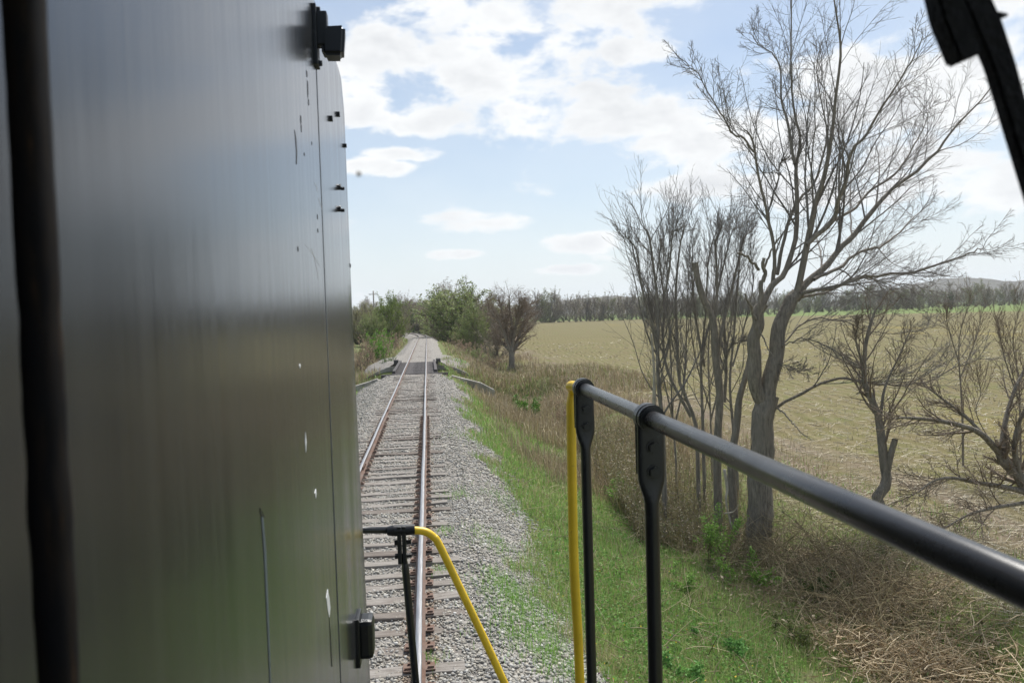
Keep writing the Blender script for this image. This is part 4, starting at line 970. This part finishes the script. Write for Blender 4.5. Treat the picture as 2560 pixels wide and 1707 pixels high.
def build_stubble():
    n = 27000; y = inv_y(n, 9.5, 150); x = CAM.x + y * rng.uniform(.12, 1.15, n)
    k = x > 10.9; x, y = x[k], y[k]
    row = .76; xr = x - .10 * y; xr = np.round(xr / row) * row + rng.normal(size=len(x)) * .10; x = np.where(rng.random(len(x)) < .55, xr + .10 * y, x)
    k = x > 10.8; x, y = x[k], y[k]; n = len(x); d = np.hypot(x, y)
    up = rng.random(n) < .14; L = np.where(up, .10 + .14 * rng.random(n), .12 + .35 * rng.random(n)) * (1 + d * .004)
    a = rng.random(n) * 2 * np.pi; tilt = np.where(up, 1.1 + .3 * rng.random(n), .05 + .2 * rng.random(n))
    dirv = np.stack([np.cos(a) * np.cos(tilt), np.sin(a) * np.cos(tilt), np.sin(tilt)], -1)
    p0 = np.stack([x, y, gz(x, y) + .012], -1); P = np.stack([p0, p0 + dirv * L[:, None]], 1)
    r = np.maximum(.006, d * .00034); A = Acc(); A.tub(P, np.stack([r, r * .8], 1), 3, tints(n, [(.62, .55, .41), (.52, .45, .31), (.45, .38, .25), (.70, .64, .50)]))
    tag(A.build('corn_stubble', DRY), 'pale corn stubble and stalk litter strewn in rows over the field', 'corn stubble', kind='stuff')
    sets = []
    n = 16000; y = inv_y(n, 10, 40); x = CAM.x + y * rng.uniform(.12, 1.15, n); k = (x > 11) & (rng.random(n) < np.clip((fbm(x, y, 3.5, 51) - .3) * 4, .1, 1)); x, y = x[k], y[k]; d = np.hypot(x, y)
    sets.append(blades(x, y, gz(x, y), .03 + .04 * rng.random(len(x)) + d * .0003, np.maximum(.008, d * .0006), [(.22, .22, .085), (.26, .225, .095), (.20, .215, .07), (.27, .22, .11)], 1.4))
    blade_obj('field_weeds', sets, 'low olive weeds growing between the corn stubble', 'weeds')
build_stubble()
def arcs(c, n, spread, L, r, K=7, flat=.6, zj=.35, g=rng, droop=.5):
    p = np.stack([c[0] + g.normal(size=n) * spread[0], c[1] + g.normal(size=n) * spread[1], np.zeros(n)], -1)
    p[:, 2] = gz(p[:, 0], p[:, 1]) + np.abs(g.normal(size=n)) * zj
    d = g.normal(size=(n, 3)); d[:, 2] = np.abs(d[:, 2]) * flat; d = norm(d); ln = L * g.uniform(.4, 1.3, (n, 1)); pts = [p]
    for k in range(K - 1):
        d = norm(d + .16 * g.normal(size=d.shape) + np.array([0, 0, -droop / K])); q = pts[-1] + d * ln / (K - 1)
        q[:, 2] = np.maximum(q[:, 2], gz(q[:, 0], q[:, 1]) + .01); pts.append(q)
    return np.stack(pts, 1), np.linspace(1, .5, K)[None] * (r * g.uniform(.6, 1.4, (n, 1)))
def build_brush():
    A = Acc()
    for c, n, sp, L, cols in (((9.6, 15.9), 1200, (.7, 1.7), 1.3, [(0.260, 0.202, 0.120), (0.325, 0.261, 0.160), (0.195, 0.152, 0.093), (0.405, 0.336, 0.200)]),
                              ((9.3, 13.8), 520, (.6, .8), 1.2, [(0.276, 0.219, 0.133), (0.357, 0.285, 0.173), (0.212, 0.168, 0.100), (0.487, 0.420, 0.253)]),
                              ((9.0, 18.8), 700, (.8, 2.0), 1.1, [(0.227, 0.186, 0.113), (0.292, 0.235, 0.147)]), ((7.8, 14.2), 90, (.5, 1.2), .9, [(0.276, 0.235, 0.133), (0.390, 0.319, 0.187)]),
                              ((8.4, 24.), 600, (1.0, 4.0), 1.3, [(0.243, 0.194, 0.120), (0.325, 0.269, 0.160)]), ((5.2, 11.5), 120, (.9, 2.0), .7, [(0.390, 0.336, 0.200), (0.292, 0.252, 0.147)]), ((4.6, 20), 160, (1.0, 5), .7, [(0.390, 0.336, 0.200), (0.292, 0.252, 0.147)])):
        P, r = arcs(c, n, sp, L, .0065, zj=.2); A.tub(P, r, 3, tints(n, cols))
    n = 5200; x = rng.normal(8.9, .9, n); y = rng.normal(15.5, 2.6, n); V, F = leaves(np.stack([x, y, gz(x, y) + .02 + .3 * rng.random(n) ** 2], -1), .09, aspect=.5); A.add(V, F, np.repeat(tints(n, [(.36, .29, .19), (.28, .22, .14), (.42, .35, .24), (.2, .24, .09)]), 4, 0))
    tag(A.build('dead_brush', DRY), 'tangle of dead brown vines and twigs lying in the ditch', 'brush', kind='stuff')
    B = Acc()
    for c, n, sp, L in (((8.8, 12.2), 1000, (.5, .55), .6), ((9.2, 11.6), 600, (.7, .6), .55), ((10.2, 14.6), 350, (.5, .8), .5), ((8.3, 13.1), 350, (.35, .4), .5), ((9.6, 16.5), 400, (.5, .8), .5), ((10.8, 52.), 900, (1.6, 5.0), 1.2)):
        P, r = arcs(c, n, sp, L, .010, 4, .25, .10, droop=.2); B.tub(P, r, 3, tints(n, [(.609, .478, .307), (.493, .377, .227), (.725, .594, .400), (.392, .290, .173)]))
    for c, n, sp in (((8.7, 11.9), 900, (.8, .6)), ((10.0, 15), 250, (.5, 1.0))):
        x = c[0] + rng.normal(size=n) * sp[0]; y = c[1] + rng.normal(size=n) * sp[1]
        V, F = leaves(np.stack([x, y, gz(x, y) + .03 + .08 * rng.random(n)], -1), .17, aspect=.16); B.add(V, F, np.repeat(tints(n, [(.609, .478, .307), (.493, .377, .227), (.725, .594, .400)]), 4, 0))
    tag(B.build('reed_litter', DRY), 'flattened pale reed and cornstalk litter in the ditch at lower right', 'reed litter', kind='stuff')
build_brush()
def build_cane():
    """dense dry cane and weed stems between the rail posts and the bare trees"""
    n = 4200; y = rng.uniform(19.5, 36, n); x = 6.6 + (y - 20) * .09 + np.abs(rng.normal(size=n)) * 1.2 - .3
    k = (x < 11); x, y = x[k], y[k]; n = len(x); h = rng.uniform(.5, 1.65, n) * np.clip((y - 16) / 7, .45, 1)
    p0 = np.stack([x, y, gz(x, y)], -1); d = norm(np.stack([.13 * rng.normal(size=n), .13 * rng.normal(size=n), np.ones(n)], -1)); pts = [p0]
    for q in range(5):
        d = norm(d + .05 * rng.normal(size=d.shape)); pts.append(pts[-1] + d * (h / 5)[:, None])
    P = np.stack(pts, 1); r = np.linspace(1, .4, 6)[None] * rng.uniform(.005, .010, (n, 1)); A = Acc()
    A.tub(P, r, 3, tints(n, [(0.399, 0.345, 0.176), (0.508, 0.430, 0.224), (0.290, 0.259, 0.136), (0.597, 0.517, 0.288)]))
    m = 38000; c = pts_on(P, m) + rng.normal(size=(m, 3)) * .07
    V, F = leaves(c, .08, aspect=.35); A.add(V, F, np.repeat(tints(m, [(.30, .25, .17), (.36, .30, .21), (.22, .21, .11), (.16, .20, .075), (.42, .36, .27), (.24, .19, .13)]), 4, 0))
    tag(A.build('cane_thicket', DRY), 'dense thicket of dry tan canes and weeds in front of the bare trees', 'thicket', kind='stuff')
build_cane()
def shrub(name, label, loc, h, rad, nst, nleaf, lsize, cols, stemc, cat='shrub', group=None, up=.12, seed=0):
    g = np.random.default_rng(seed + 100); x, y = loc; b = Vector((x, y, float(gz(x, y)))); t = empty(name, b, label, cat, group)
    p0 = np.stack([x + g.normal(size=nst) * rad * .3, y + g.normal(size=nst) * rad * .3, np.zeros(nst)], -1); p0[:, 2] = gz(p0[:, 0], p0[:, 1]) - .02
    d = norm(np.stack([g.normal(size=nst) * rad / h, g.normal(size=nst) * rad / h, np.ones(nst)], -1)); pts = [p0]; ln = h * g.uniform(.5, 1.05, (nst, 1))
    for q in range(6): d = norm(d + .10 * g.normal(size=d.shape) + np.array([0, 0, up * .3])); pts.append(pts[-1] + d * ln / 6)
    P = np.stack(pts, 1); r = np.linspace(1, .35, 7)[None] * np.full((nst, 1), max(.006, h * .006))
    c1, r1 = grow(P, r, 6, .25, 1, .7, .4, up * .4, .12, 5, .6, max(.003, h * .0022), g)
    A = Acc(); A.tub(P, r, 4, tints(nst, stemc, g)); A.tub(c1, r1, 3, tints(len(c1), stemc, g)); tag(A.build('stem', DRY, t), kind='stuff')
    if nleaf:
        c = np.vstack([pts_on(c1, int(nleaf * .8), g), pts_on(P[:, 2:], nleaf - int(nleaf * .8), g)]) + g.normal(size=(nleaf, 3)) * lsize * .6
        B = Acc(); V, F = leaves(c, lsize, g); B.add(V, F, np.repeat(tints(nleaf, cols, g), 4, 0)); B.build('foliage', FOL, t)
    return t
LIME = [(.21, .36, .075), (.17, .31, .065), (.26, .40, .09)]; STEMB = [(.12, .10, .075), (.17, .14, .10)]
def gpt(px, py, z=None):
    d = ray(px, py); p = CAM + d * ((-2.2 - CAM.z) / d.z)
    for _ in range(12): p = CAM + d * ((float(gz(p.x, p.y)) - CAM.z) / d.z)
    return (p.x, p.y)
for k, (lab, px, py, h, r, ns, nl, ls, cols) in enumerate((
        ('tall lime green shrub below the handrail at the foot of the trees', 1650, 1300, 1.5, .5, 9, 1500, .065, LIME),
        ('low spreading lime green shrub left of the thick trunk base', 1730, 1345, .8, .6, 9, 1300, .06, LIME),
        ('leafy green shrub just right of the far black post', 1440, 1175, 1.25, .6, 10, 1700, .075, GREEN),
        ('bright green bush down the slope left of the yellow post', 1215, 960, 1.5, 1.1, 12, 1800, .13, [(.09, .19, .03), (.11, .22, .035)]),
        ('green leafy weed clump right of the near black post', 1570, 1370, .6, .5, 9, 900, .06, GREEN),
        ('fern-like light green weed clump at the bottom of the slope', 1660, 1490, .38, .7, 14, 1800, .055, [(.16, .34, .09), (.14, .30, .08)]),
        ('fern-like green weed clump at the bottom edge left of the reed litter', 1560, 1560, .34, .6, 12, 1500, .05, [(.16, .34, .09), (.13, .28, .07)]),
        ('dark green tuft of weeds on the slope beside the gravel', 1222, 1045, .3, .25, 8, 320, .06, [(.05, .11, .025)]),
        ('small olive shrub at the foot of the brush pile', 1830, 1490, .7, .45, 9, 700, .05, [(.12, .15, .045), (.15, .17, .06)]),
        ('ivy green shrub in the dark brush beside the thick trunk', 1880, 1390, .8, .5, 9, 900, .05, [(.07, .12, .03), (.10, .13, .045)]))):
    shrub('green_shrub', lab, gpt(px, py), h, r, ns, nl, ls, cols, STEMB, seed=k)
def build_weeds():
    """broad leaved weeds and small flowers spread over the grass"""
    n = 42000; y = inv_y(n, 7.5, 30); u = rng.uniform(2.9, 7.4, n); k = rng.random(n) < np.clip((fbm(u, y, 1.3, 61) - .40) * 5, 0, 1) * np.clip((u - 2.8) / .8, 0, 1); x, y = u[k], y[k]
    n = len(x); A = Acc(); z = gz(x, y) + .05 + .14 * rng.random(n); V, F = leaves(np.stack([x, y, z], -1), .055); A.add(V, F, np.repeat(tints(n, [(.15, .31, .07), (.19, .35, .085), (.12, .24, .055), (.22, .26, .10)]), 4, 0))
    for cols, m in (([(.70, .5, .04)], 160), ([(.30, .16, .22)], 500)):
        y = inv_y(m, 8, 26); x = rng.uniform(2.6, 6.2, m); V, F = leaves(np.stack([x, y, gz(x, y) + .14 + .08 * rng.random(m)], -1), .028, aspect=.9); A.add(V, F, np.repeat(tints(m, cols), 4, 0))
    tag(A.build('weeds', FOL), 'leafy weeds with a few yellow and purple flowers in the grass', 'weeds', kind='stuff')
build_weeds()

# ------------------------------------------------------------------ trees of the middle and far distance
def far_tree_mesh(seed, kind, H=10.0, W=6.0, stems=2, twig=.022, nleaf=900, lsize=.32, cols=None, lo=.25, nb=60, n2=7):
    """stems, then curved boughs reaching to points spread through an egg-shaped crown, then twigs and leaf-sized faces"""
    g = np.random.default_rng(seed); L = []
    for s in range(stems):
        a = g.random() * 6.28; lean = (W * .20 if stems > 1 else W * .05) * g.uniform(.5, 1.3); pts = [np.array([np.cos(a) * .12 * (stems > 1), np.sin(a) * .12 * (stems > 1), -.4])]
        for q in range(1, 6):
            f = q / 5; pts.append(np.array([np.cos(a) * lean * f ** 1.2 + g.normal() * .12, np.sin(a) * lean * f ** 1.2 + g.normal() * .12, H * (.86 if s == 0 else g.uniform(.6, .8)) * f]))
        L.append(pts)
    P = resample(L, 14); r = np.linspace(1, .12, 14)[None] * np.full((stems, 1), H * .015 / max(1, stems) ** .4)
    d = norm(g.normal(size=(nb, 3))); rad = g.uniform(.45, 1.0, (nb, 1)) ** .5 * (1 + .14 * g.normal(size=(nb, 1)))
    zc, zr = H * (1 + lo) / 2, H * (1 - lo) / 2; taper = 1 - .25 * np.clip(d[:, 2:3], 0, 1)
    tgt = d * rad * np.array([W / 2, W / 2, zr]) * np.concatenate([taper, taper, np.ones_like(taper)], 1) + np.array([0, 0, zc])
    si = g.integers(0, stems, nb); f = np.clip((tgt[:, 2] / H - g.uniform(.12, .4, nb)) / .9, .04, .85) * 13; i = f.astype(int); fr = (f - i)[:, None]
    root = P[si, i] * (1 - fr) + P[si, np.minimum(i + 1, 13)] * fr; rr0 = r[si, i] * .5
    t = np.linspace(0, 1, 8)[None, :, None]; mid_ = (root + tgt) / 2 + np.concatenate([(tgt - root)[:, :2] * .12, -.06 * np.linalg.norm(tgt - root, axis=1, keepdims=True)], 1) + g.normal(size=(nb, 3)) * .15
    c1 = root[:, None] * (1 - t) ** 2 + mid_[:, None] * 2 * t * (1 - t) + tgt[:, None] * t ** 2; r1 = np.maximum(rr0[:, None] * np.linspace(1, .25, 8)[None], twig * 1.3)
    c2, r2 = grow(c1, r1, n2, .2, 1, .7, .34, .05, .12, 6, .5, twig, g)
    A = Acc(); A.tub(P, r, 6); T = A.mesh('trunk', BARK, True)
    B = Acc(); B.tub(c1, r1, 4, tints(nb, [(.13, .115, .095)], g)); B.tub(c2, r2, 3, tints(len(c2), [(.14, .12, .10), (.17, .145, .12)], g))
    if kind != 'leafy':
        c3, r3 = grow(c2, r2, 4, .2, 1, .7, .55, .04, .12, 4, .7, twig * .8, g); B.tub(c3, r3, 3, tints(len(c3), [(.16, .14, .12), (.19, .165, .14)], g))
    if nleaf:
        c = pts_on(c2, nleaf, g) + g.normal(size=(nleaf, 3)) * lsize * .9; V, F = leaves(c, lsize, g, .7); B.add(V, F, np.repeat(tints(nleaf, cols, g), 4, 0))
    return T, B.mesh('crown', FOL)
LG = [(.23, .29, .10), (.27, .31, .115), (.19, .25, .085)]; BR = [(.29, .235, .18), (.32, .27, .21), (.24, .20, .155)]; OG = [(.26, .27, .13), (.29, .28, .15), (.22, .225, .11)]
FT = {'green': [far_tree_mesh(11 + k, 'leafy', 10, 9.5, 4, .02, 15000, .20, LG + OG[:1], .05, 90) for k in range(2)],
      'lime': [far_tree_mesh(21, 'leafy', 10, 8, 4, .02, 14000, .19, [(.20, .26, .06), (.16, .22, .05)], .05, 90)],
      'brown': [far_tree_mesh(31 + k, 'bare', 10, 9.0, 4, .015, 8000, .14, BR, .05, 80, 8) for k in range(2)],
      'olive': [far_tree_mesh(41 + k, 'leafy', 10, 8.5, 4, .02, 13000, .19, OG + BR[:1], .04, 80) for k in range(2)],
      'cedar': [far_tree_mesh(51, 'leafy', 10, 4.5, 1, .02, 5200, .26, [(.05, .09, .035), (.065, .11, .04)], .04, 70)],
      'edge_bare': [far_tree_mesh(61 + k, 'bare', 16, 11, 2, .04, 2400, .36, BR + OG[:1], .05, 46, 6) for k in range(4)],
      'edge_green': [far_tree_mesh(71 + k, 'leafy', 16, 12, 2, .045, 3000, .46, [(.20, .22, .09), (.23, .23, .10), (.18, .185, .09)], .02, 46, 6) for k in range(4)]}
FH = {k: (16 if k.startswith('edge') else 10) for k in FT}
def far_tree(name, label, px, Y, top, kind, wscale=1.0, group=None, k=0, base_px=None):
    x = at_y(px, 731 - .034 * (px - 981), Y).x; zb = float(gz(x, Y)); zt = at_y(px, top, Y).z; H = (zt - zb); sc = H / FH[kind]
    t = empty(name, (x, Y, zb), label, 'tree', group); t.scale = (sc * wscale, sc * wscale, sc); t.rotation_euler = (0, 0, rng.random() * 6.28)
    T, Cm = FT[kind][k % len(FT[kind])]
    for nm, me in (('trunk', T), ('crown', Cm)):
        o = bpy.data.objects.new(nm, me); COL.objects.link(o); o.parent = t
    return t
mid = [('green_tree', 'large rounded green tree rising highest beside the right of the track', 1062, 160, 642, 'green', 1.6),
       ('brown_tree', 'twiggy brown-topped tree overlapping the large rounded green tree on its left', 1038, 172, 646, 'brown', 1.25),
       ('brown_tree', 'brown leafless tree between the large green tree and the vase-shaped bare tree', 1112, 135, 672, 'brown', 1.1),
       ('green_tree', 'lower green tree in front of the large rounded green tree', 1085, 128, 690, 'green', .95),
       ('olive_tree', 'olive budding tree right of the track where it starts to curve', 1010, 205, 678, 'olive', 1.0),
       ('brown_tree', 'low brown thicket tree left of the vase-shaped bare tree', 1140, 108, 715, 'brown', 1.1),
       ('olive_tree', 'olive tree behind the low brown thicket tree', 1130, 150, 690, 'olive', 1.0),
       ('olive_tree', 'small olive tree closing the view right of the curve', 990, 235, 690, 'olive', 1.0),
       ('brown_tree', 'brown leafless tree at the end of the straight track', 962, 300, 692, 'brown', 1.2),
       ('olive_tree', 'olive tree closing the end of the track behind the curve', 978, 320, 690, 'olive', 1.2),
       ('cedar_tree', 'dark narrow evergreen beside the curve of the track', 946, 262, 705, 'cedar', .6),
       ('brown_tree', 'brown tree behind the dark narrow evergreen', 938, 300, 688, 'brown', 1.1),
       ('green_tree', 'rounded yellow-green tree left of the track with smooth crown', 893, 165, 664, 'lime', .95),
       ('brown_tree', 'bare brown tree poking up right of the rounded yellow-green tree', 925, 230, 674, 'brown', .9),
       ('olive_tree', 'olive tree next to the hood edge behind the brown brush', 838, 190, 690, 'olive', 1.1),
       ('olive_tree', 'olive tree between the hood edge and the yellow-green tree', 866, 215, 688, 'olive', 1.0),
       ('green_tree', 'lower green tree under the pole left of the track', 858, 150, 712, 'green', 1.0),
       ('olive_tree', 'low olive tree between the yellow-green tree and the curve', 918, 200, 706, 'olive', 1.0),
       ('olive_tree', 'olive tree far behind the curve just left of the dark narrow evergreen', 940, 350, 684, 'olive', 1.3),
       ('brown_tree', 'brown leafless tree far behind the curve right of the dark narrow evergreen', 956, 365, 686, 'brown', 1.3),
       ('olive_tree', 'olive tree farthest behind the end of the straight track', 970, 385, 686, 'olive', 1.4),
       ('brown_tree', 'brown tree behind the curve below the dark utility pole', 996, 300, 680, 'brown', 1.2),
       ('green_tree', 'green tree filling the gap between the olive tree and large rounded green tree', 1022, 188, 664, 'green', 1.1),
       ('olive_tree', 'olive tree right behind the hood edge at horizon height', 822, 160, 694, 'olive', 1.1),
       ('brown_tree', 'brown leafless tree behind the grey utility pole', 846, 260, 680, 'brown', 1.2),
       ('green_tree', 'green tree behind the bare brown tree left of the curve', 912, 245, 682, 'green', 1.1),
       ('olive_tree', 'olive tree behind the vase-shaped bare tree', 1165, 190, 688, 'olive', 1.2),
       ('brown_tree', 'brown tree behind the right side of the vase-shaped bare tree', 1200, 260, 690, 'brown', 1.2),
       ('brown_tree', 'low brown bank-side tree left of the rails before the curve', 905, 172, 716, 'brown', 1.0)]
for k, (nm, lab, px, Y, top, kind, ws) in enumerate(mid): far_tree(nm, lab, px, Y, top, kind, ws, k=k)
# vase-shaped bare tree by the field, with its own traced stems
c5 = lambda x, y: ((880 + x / 5.227) * .91875, (680 + y / 5.227) * .91875)
Yv = 86
stem_tree('vase_tree', 'vase-shaped dark leafless tree standing alone at the near corner of the field', [
    S([(2085, 1180), (2085, 1040), (2080, 900), (2090, 700), (2060, 480), (2050, 300)], .42, .05, Yv, Yv, c5), S([(2075, 1080), (2010, 850), (1920, 650), (1800, 500), (1780, 380)], .20, .04, Yv, Yv - 1, c5),
    S([(2095, 1080), (2160, 900), (2220, 720), (2280, 560), (2330, 420)], .22, .04, Yv, Yv + 1, c5), S([(2090, 1000), (2140, 700), (2180, 480), (2200, 320)], .2, .04, Yv, Yv - 1.5, c5),
    S([(2075, 1040), (1990, 960), (1920, 850), (1840, 760)], .14, .03, Yv, Yv + 1.5, c5), S([(2080, 950), (2000, 700), (1950, 450), (1900, 330)], .18, .04, Yv, Yv + 1, c5), S([(2088, 800), (2200, 560), (2260, 360)], .12, .03, Yv, Yv - 1, c5)],
    BARK, TWIG2, 20, 7, 3, .80, .40, .02, t0=.28, r2min=.010, wig=.13)
# bank-side brush left of the track and along the right of it
DB = [(.33, .245, .17), (.38, .28, .205), (.27, .205, .145)]
for k, (lab, px, Y, h, r, nl, cols, ls) in enumerate((
        ('brown leafless brush on the left bank against the hood edge', 828, 78, 4.2, 2.6, 2600, DB, .12), ('brown brush on the left bank in front of the yellow-green tree', 858, 92, 4.0, 3.0, 2600, DB, .13),
        ('brown brush farther along the left bank near the curve', 895, 120, 3.4, 3.2, 2200, DB, .15), ('olive bush low on the left bank by the wing wall', 838, 62, 3.0, 1.6, 2400, OG + LG[:1], .12),
        ('dark brown bush beside the left end of the bridge', 866, 64, 2.0, 1.4, 1700, [(.12, .09, .06), (.15, .12, .08)], .10), ('small bright lime green bush on the left bank', 875, 82, 3.4, 1.0, 2600, [(.13, .30, .03), (.16, .34, .04)], .14),
        ('dark green low bush beside the pale gravel left of the bridge', 890, 72, 1.2, .9, 900, [(.07, .13, .03)], .10), ('brown brush clump right of the track beyond the bridge', 1078, 98, 2.6, 2.4, 2200, DB, .12),
        ('low green bush on the right bank beyond the bridge', 1092, 90, 1.9, 1.4, 1500, OG + GREEN[:1], .11), ('brown brush at the foot of the vase-shaped tree', 1128, 82, 2.4, 1.8, 2000, DB, .10),
        ('brown brush along the right bank near the large green tree', 1052, 130, 3.0, 2.6, 1900, DB + OG[:1], .15), ('olive brush right of the straight track before the curve', 1020, 165, 3.2, 2.6, 1500, OG, .18),
        ('reddish brown brush at the ditch below the field corner', 1300, 44, 1.5, 1.5, 1200, DB, .08), ('tan twiggy bush at the ditch left of the bare trees', 1385, 33, 1.6, 1.0, 1100, TAN[:2] + DB, .07))):
    p = at_y(px, 760, Y); shrub('brown_bush' if 'brown' in lab or 'tan' in lab else 'green_bush', lab, (p.x, Y), h, r, 26, nl, ls, cols, STEMB, 'bush', seed=50 + k, up=.2)
# far treeline beyond the field, and single trees in the wheat
g2 = np.random.default_rng(5); n = 0
LB = 'leafless grey tree in the far treeline'; LGn = 'pale green budding tree in the far treeline'
px = 1205.0
while px < 2420:
    if px < 1470: Y = 505 + g2.uniform(-12, 25); top = g2.uniform(660, 682) - .012 * (px - 1200)
    elif px < 1830: Y = 520 + g2.uniform(-10, 30); top = g2.uniform(662, 680) - .02 * (px - 1470)
    else: Y = 610 + g2.uniform(-15, 40); top = g2.uniform(648, 668) - .012 * (px - 1830)
    kind = 'edge_bare' if g2.random() < (.62 if px < 1830 else .42) else 'edge_green'
    zone = ('left of the slim bare trees', 'seen behind the bare trees', 'right of the tall bare tree')[0 if px < 1440 else 1 if px < 1830 else 2]
    far_tree('far_tree', (LB if kind == 'edge_bare' else LGn) + ', ' + zone, px, Y, top, kind, g2.uniform(.7, 1.0), 'far treeline ' + zone, n)
    px += g2.uniform(8, 15); n += 1
for (lab, px, Y, top, kind, ws) in (('dark green narrow tree standing alone in front of the far treeline', 2184, 470, 668, 'cedar', .8), ('bare grey tree standing alone in the wheat before the far treeline', 2262, 480, 646, 'edge_bare', 1.0),
                                    ('grey-green tree standing out at the wheat edge left of the dark narrow tree', 2112, 470, 672, 'edge_green', .8)):
    far_tree('lone_tree', lab, px, Y, top, kind, ws)
# utility poles left of the curve
def pole(label, px, Y, top):
    x = at_y(px, 720, Y).x; zb = float(gz(x, Y)); H = at_y(px, top, Y).z - zb; t = empty('utility_pole', (x, Y, zb), label, 'utility pole')
    W = simple('pole_wood', (.30, .28, .25), .9) if 'pole_wood' not in bpy.data.materials else bpy.data.materials['pole_wood']
    pipe('pole', [(x, Y, zb - .3), (x + .05, Y, zb + H)], [.24, .17], W, t, sides=8); box('crossarm', (x, Y, zb + H * .93), (2.2, .14, .16), W, t, .01)
    for dx in (-.95, 0, .95): obj_bm('insulator', cyl_bm((x + dx, Y, zb + H * .93 + .08), (x + dx, Y, zb + H * .93 + .3), .07, .05, 8), WHITE, t)
pole('grey utility pole above the olive trees left of the track', 859, 200, 668); pole('dark utility pole above the trees right of the curve', 998, 260, 662)
# wooded hills on the horizon
def hills():
    prof = [(-900, 700), (-300, 716), (300, 704), (700, 712), (1200, 705), (1330, 684), (1420, 678), (1480, 690), (1700, 692), (1950, 690), (2060, 668), (2110, 650), (2160, 640), (2200, 636), (2240, 641), (2275, 651), (2300, 646), (2330, 644), (2360, 650), (2400, 640), (2460, 648), (2700, 660), (3200, 700)]
    Y = 2600; xs = [at_y(a, b, Y).x for a, b in prof]; zs = [at_y(a, b, Y).z for a, b in prof]
    X = np.arange(xs[0], xs[-1], 9.0); T = np.linspace(-1, 1, 34); XX, TT = np.meshgrid(X, T)
    top = np.interp(XX, xs, zs); shape = np.clip(1 - np.abs(TT) ** 1.7, 0, 1)
    YY = Y + TT * 420 + 60 * (vn(XX, TT * 200, 160) - .5); ZZ = -3 + top * shape + (9 * (fbm(XX, YY, 26, 71) - .5) + 5 * (vn(XX, YY, 11, 5) - .5)) * np.clip(shape * 3, 0, 1) - .05 * XX * 0
    V = np.stack([XX, YY, ZZ], -1).reshape(-1, 3); i = np.arange(XX.size).reshape(XX.shape)
    F = np.stack([i[:-1, :-1], i[:-1, 1:], i[1:, 1:], i[1:, :-1]], -1).reshape(-1, 4)
    m = MB('wooded_hill'); n = m.noise(.05, 5, .7); m.set('Base Color', m.ramp(n, [(.3, (.075, .07, .055)), (.55, (.13, .115, .09)), (.75, (.11, .13, .06))])).set('Roughness', 1.0).set('Specular IOR Level', 0)
    m.bump(m.noise(.12, 4), 1.0, 6); tag(obj_np('hills', V, [F], m.m), 'wooded hills on the horizon', kind='structure')
hills()

# ------------------------------------------------------------------ air
def haze():
    m = bpy.data.materials.new('pale_air'); m.use_nodes = True; nt = m.node_tree; nt.nodes.remove(nt.nodes['Principled BSDF'])
    v = nt.nodes.new('ShaderNodeVolumePrincipled'); v.inputs['Color'].default_value = (.90, .95, 1.0, 1); v.inputs['Density'].default_value = HAZE; v.inputs['Anisotropy'].default_value = .2
    nt.links.new(v.outputs[0], nt.nodes['Material Output'].inputs['Volume'])
    tag(box('haze', (0, 2480, 75), (8200, 5200, 172), m), 'pale haze over the fields', kind='stuff')
HAZE = .00012
haze()
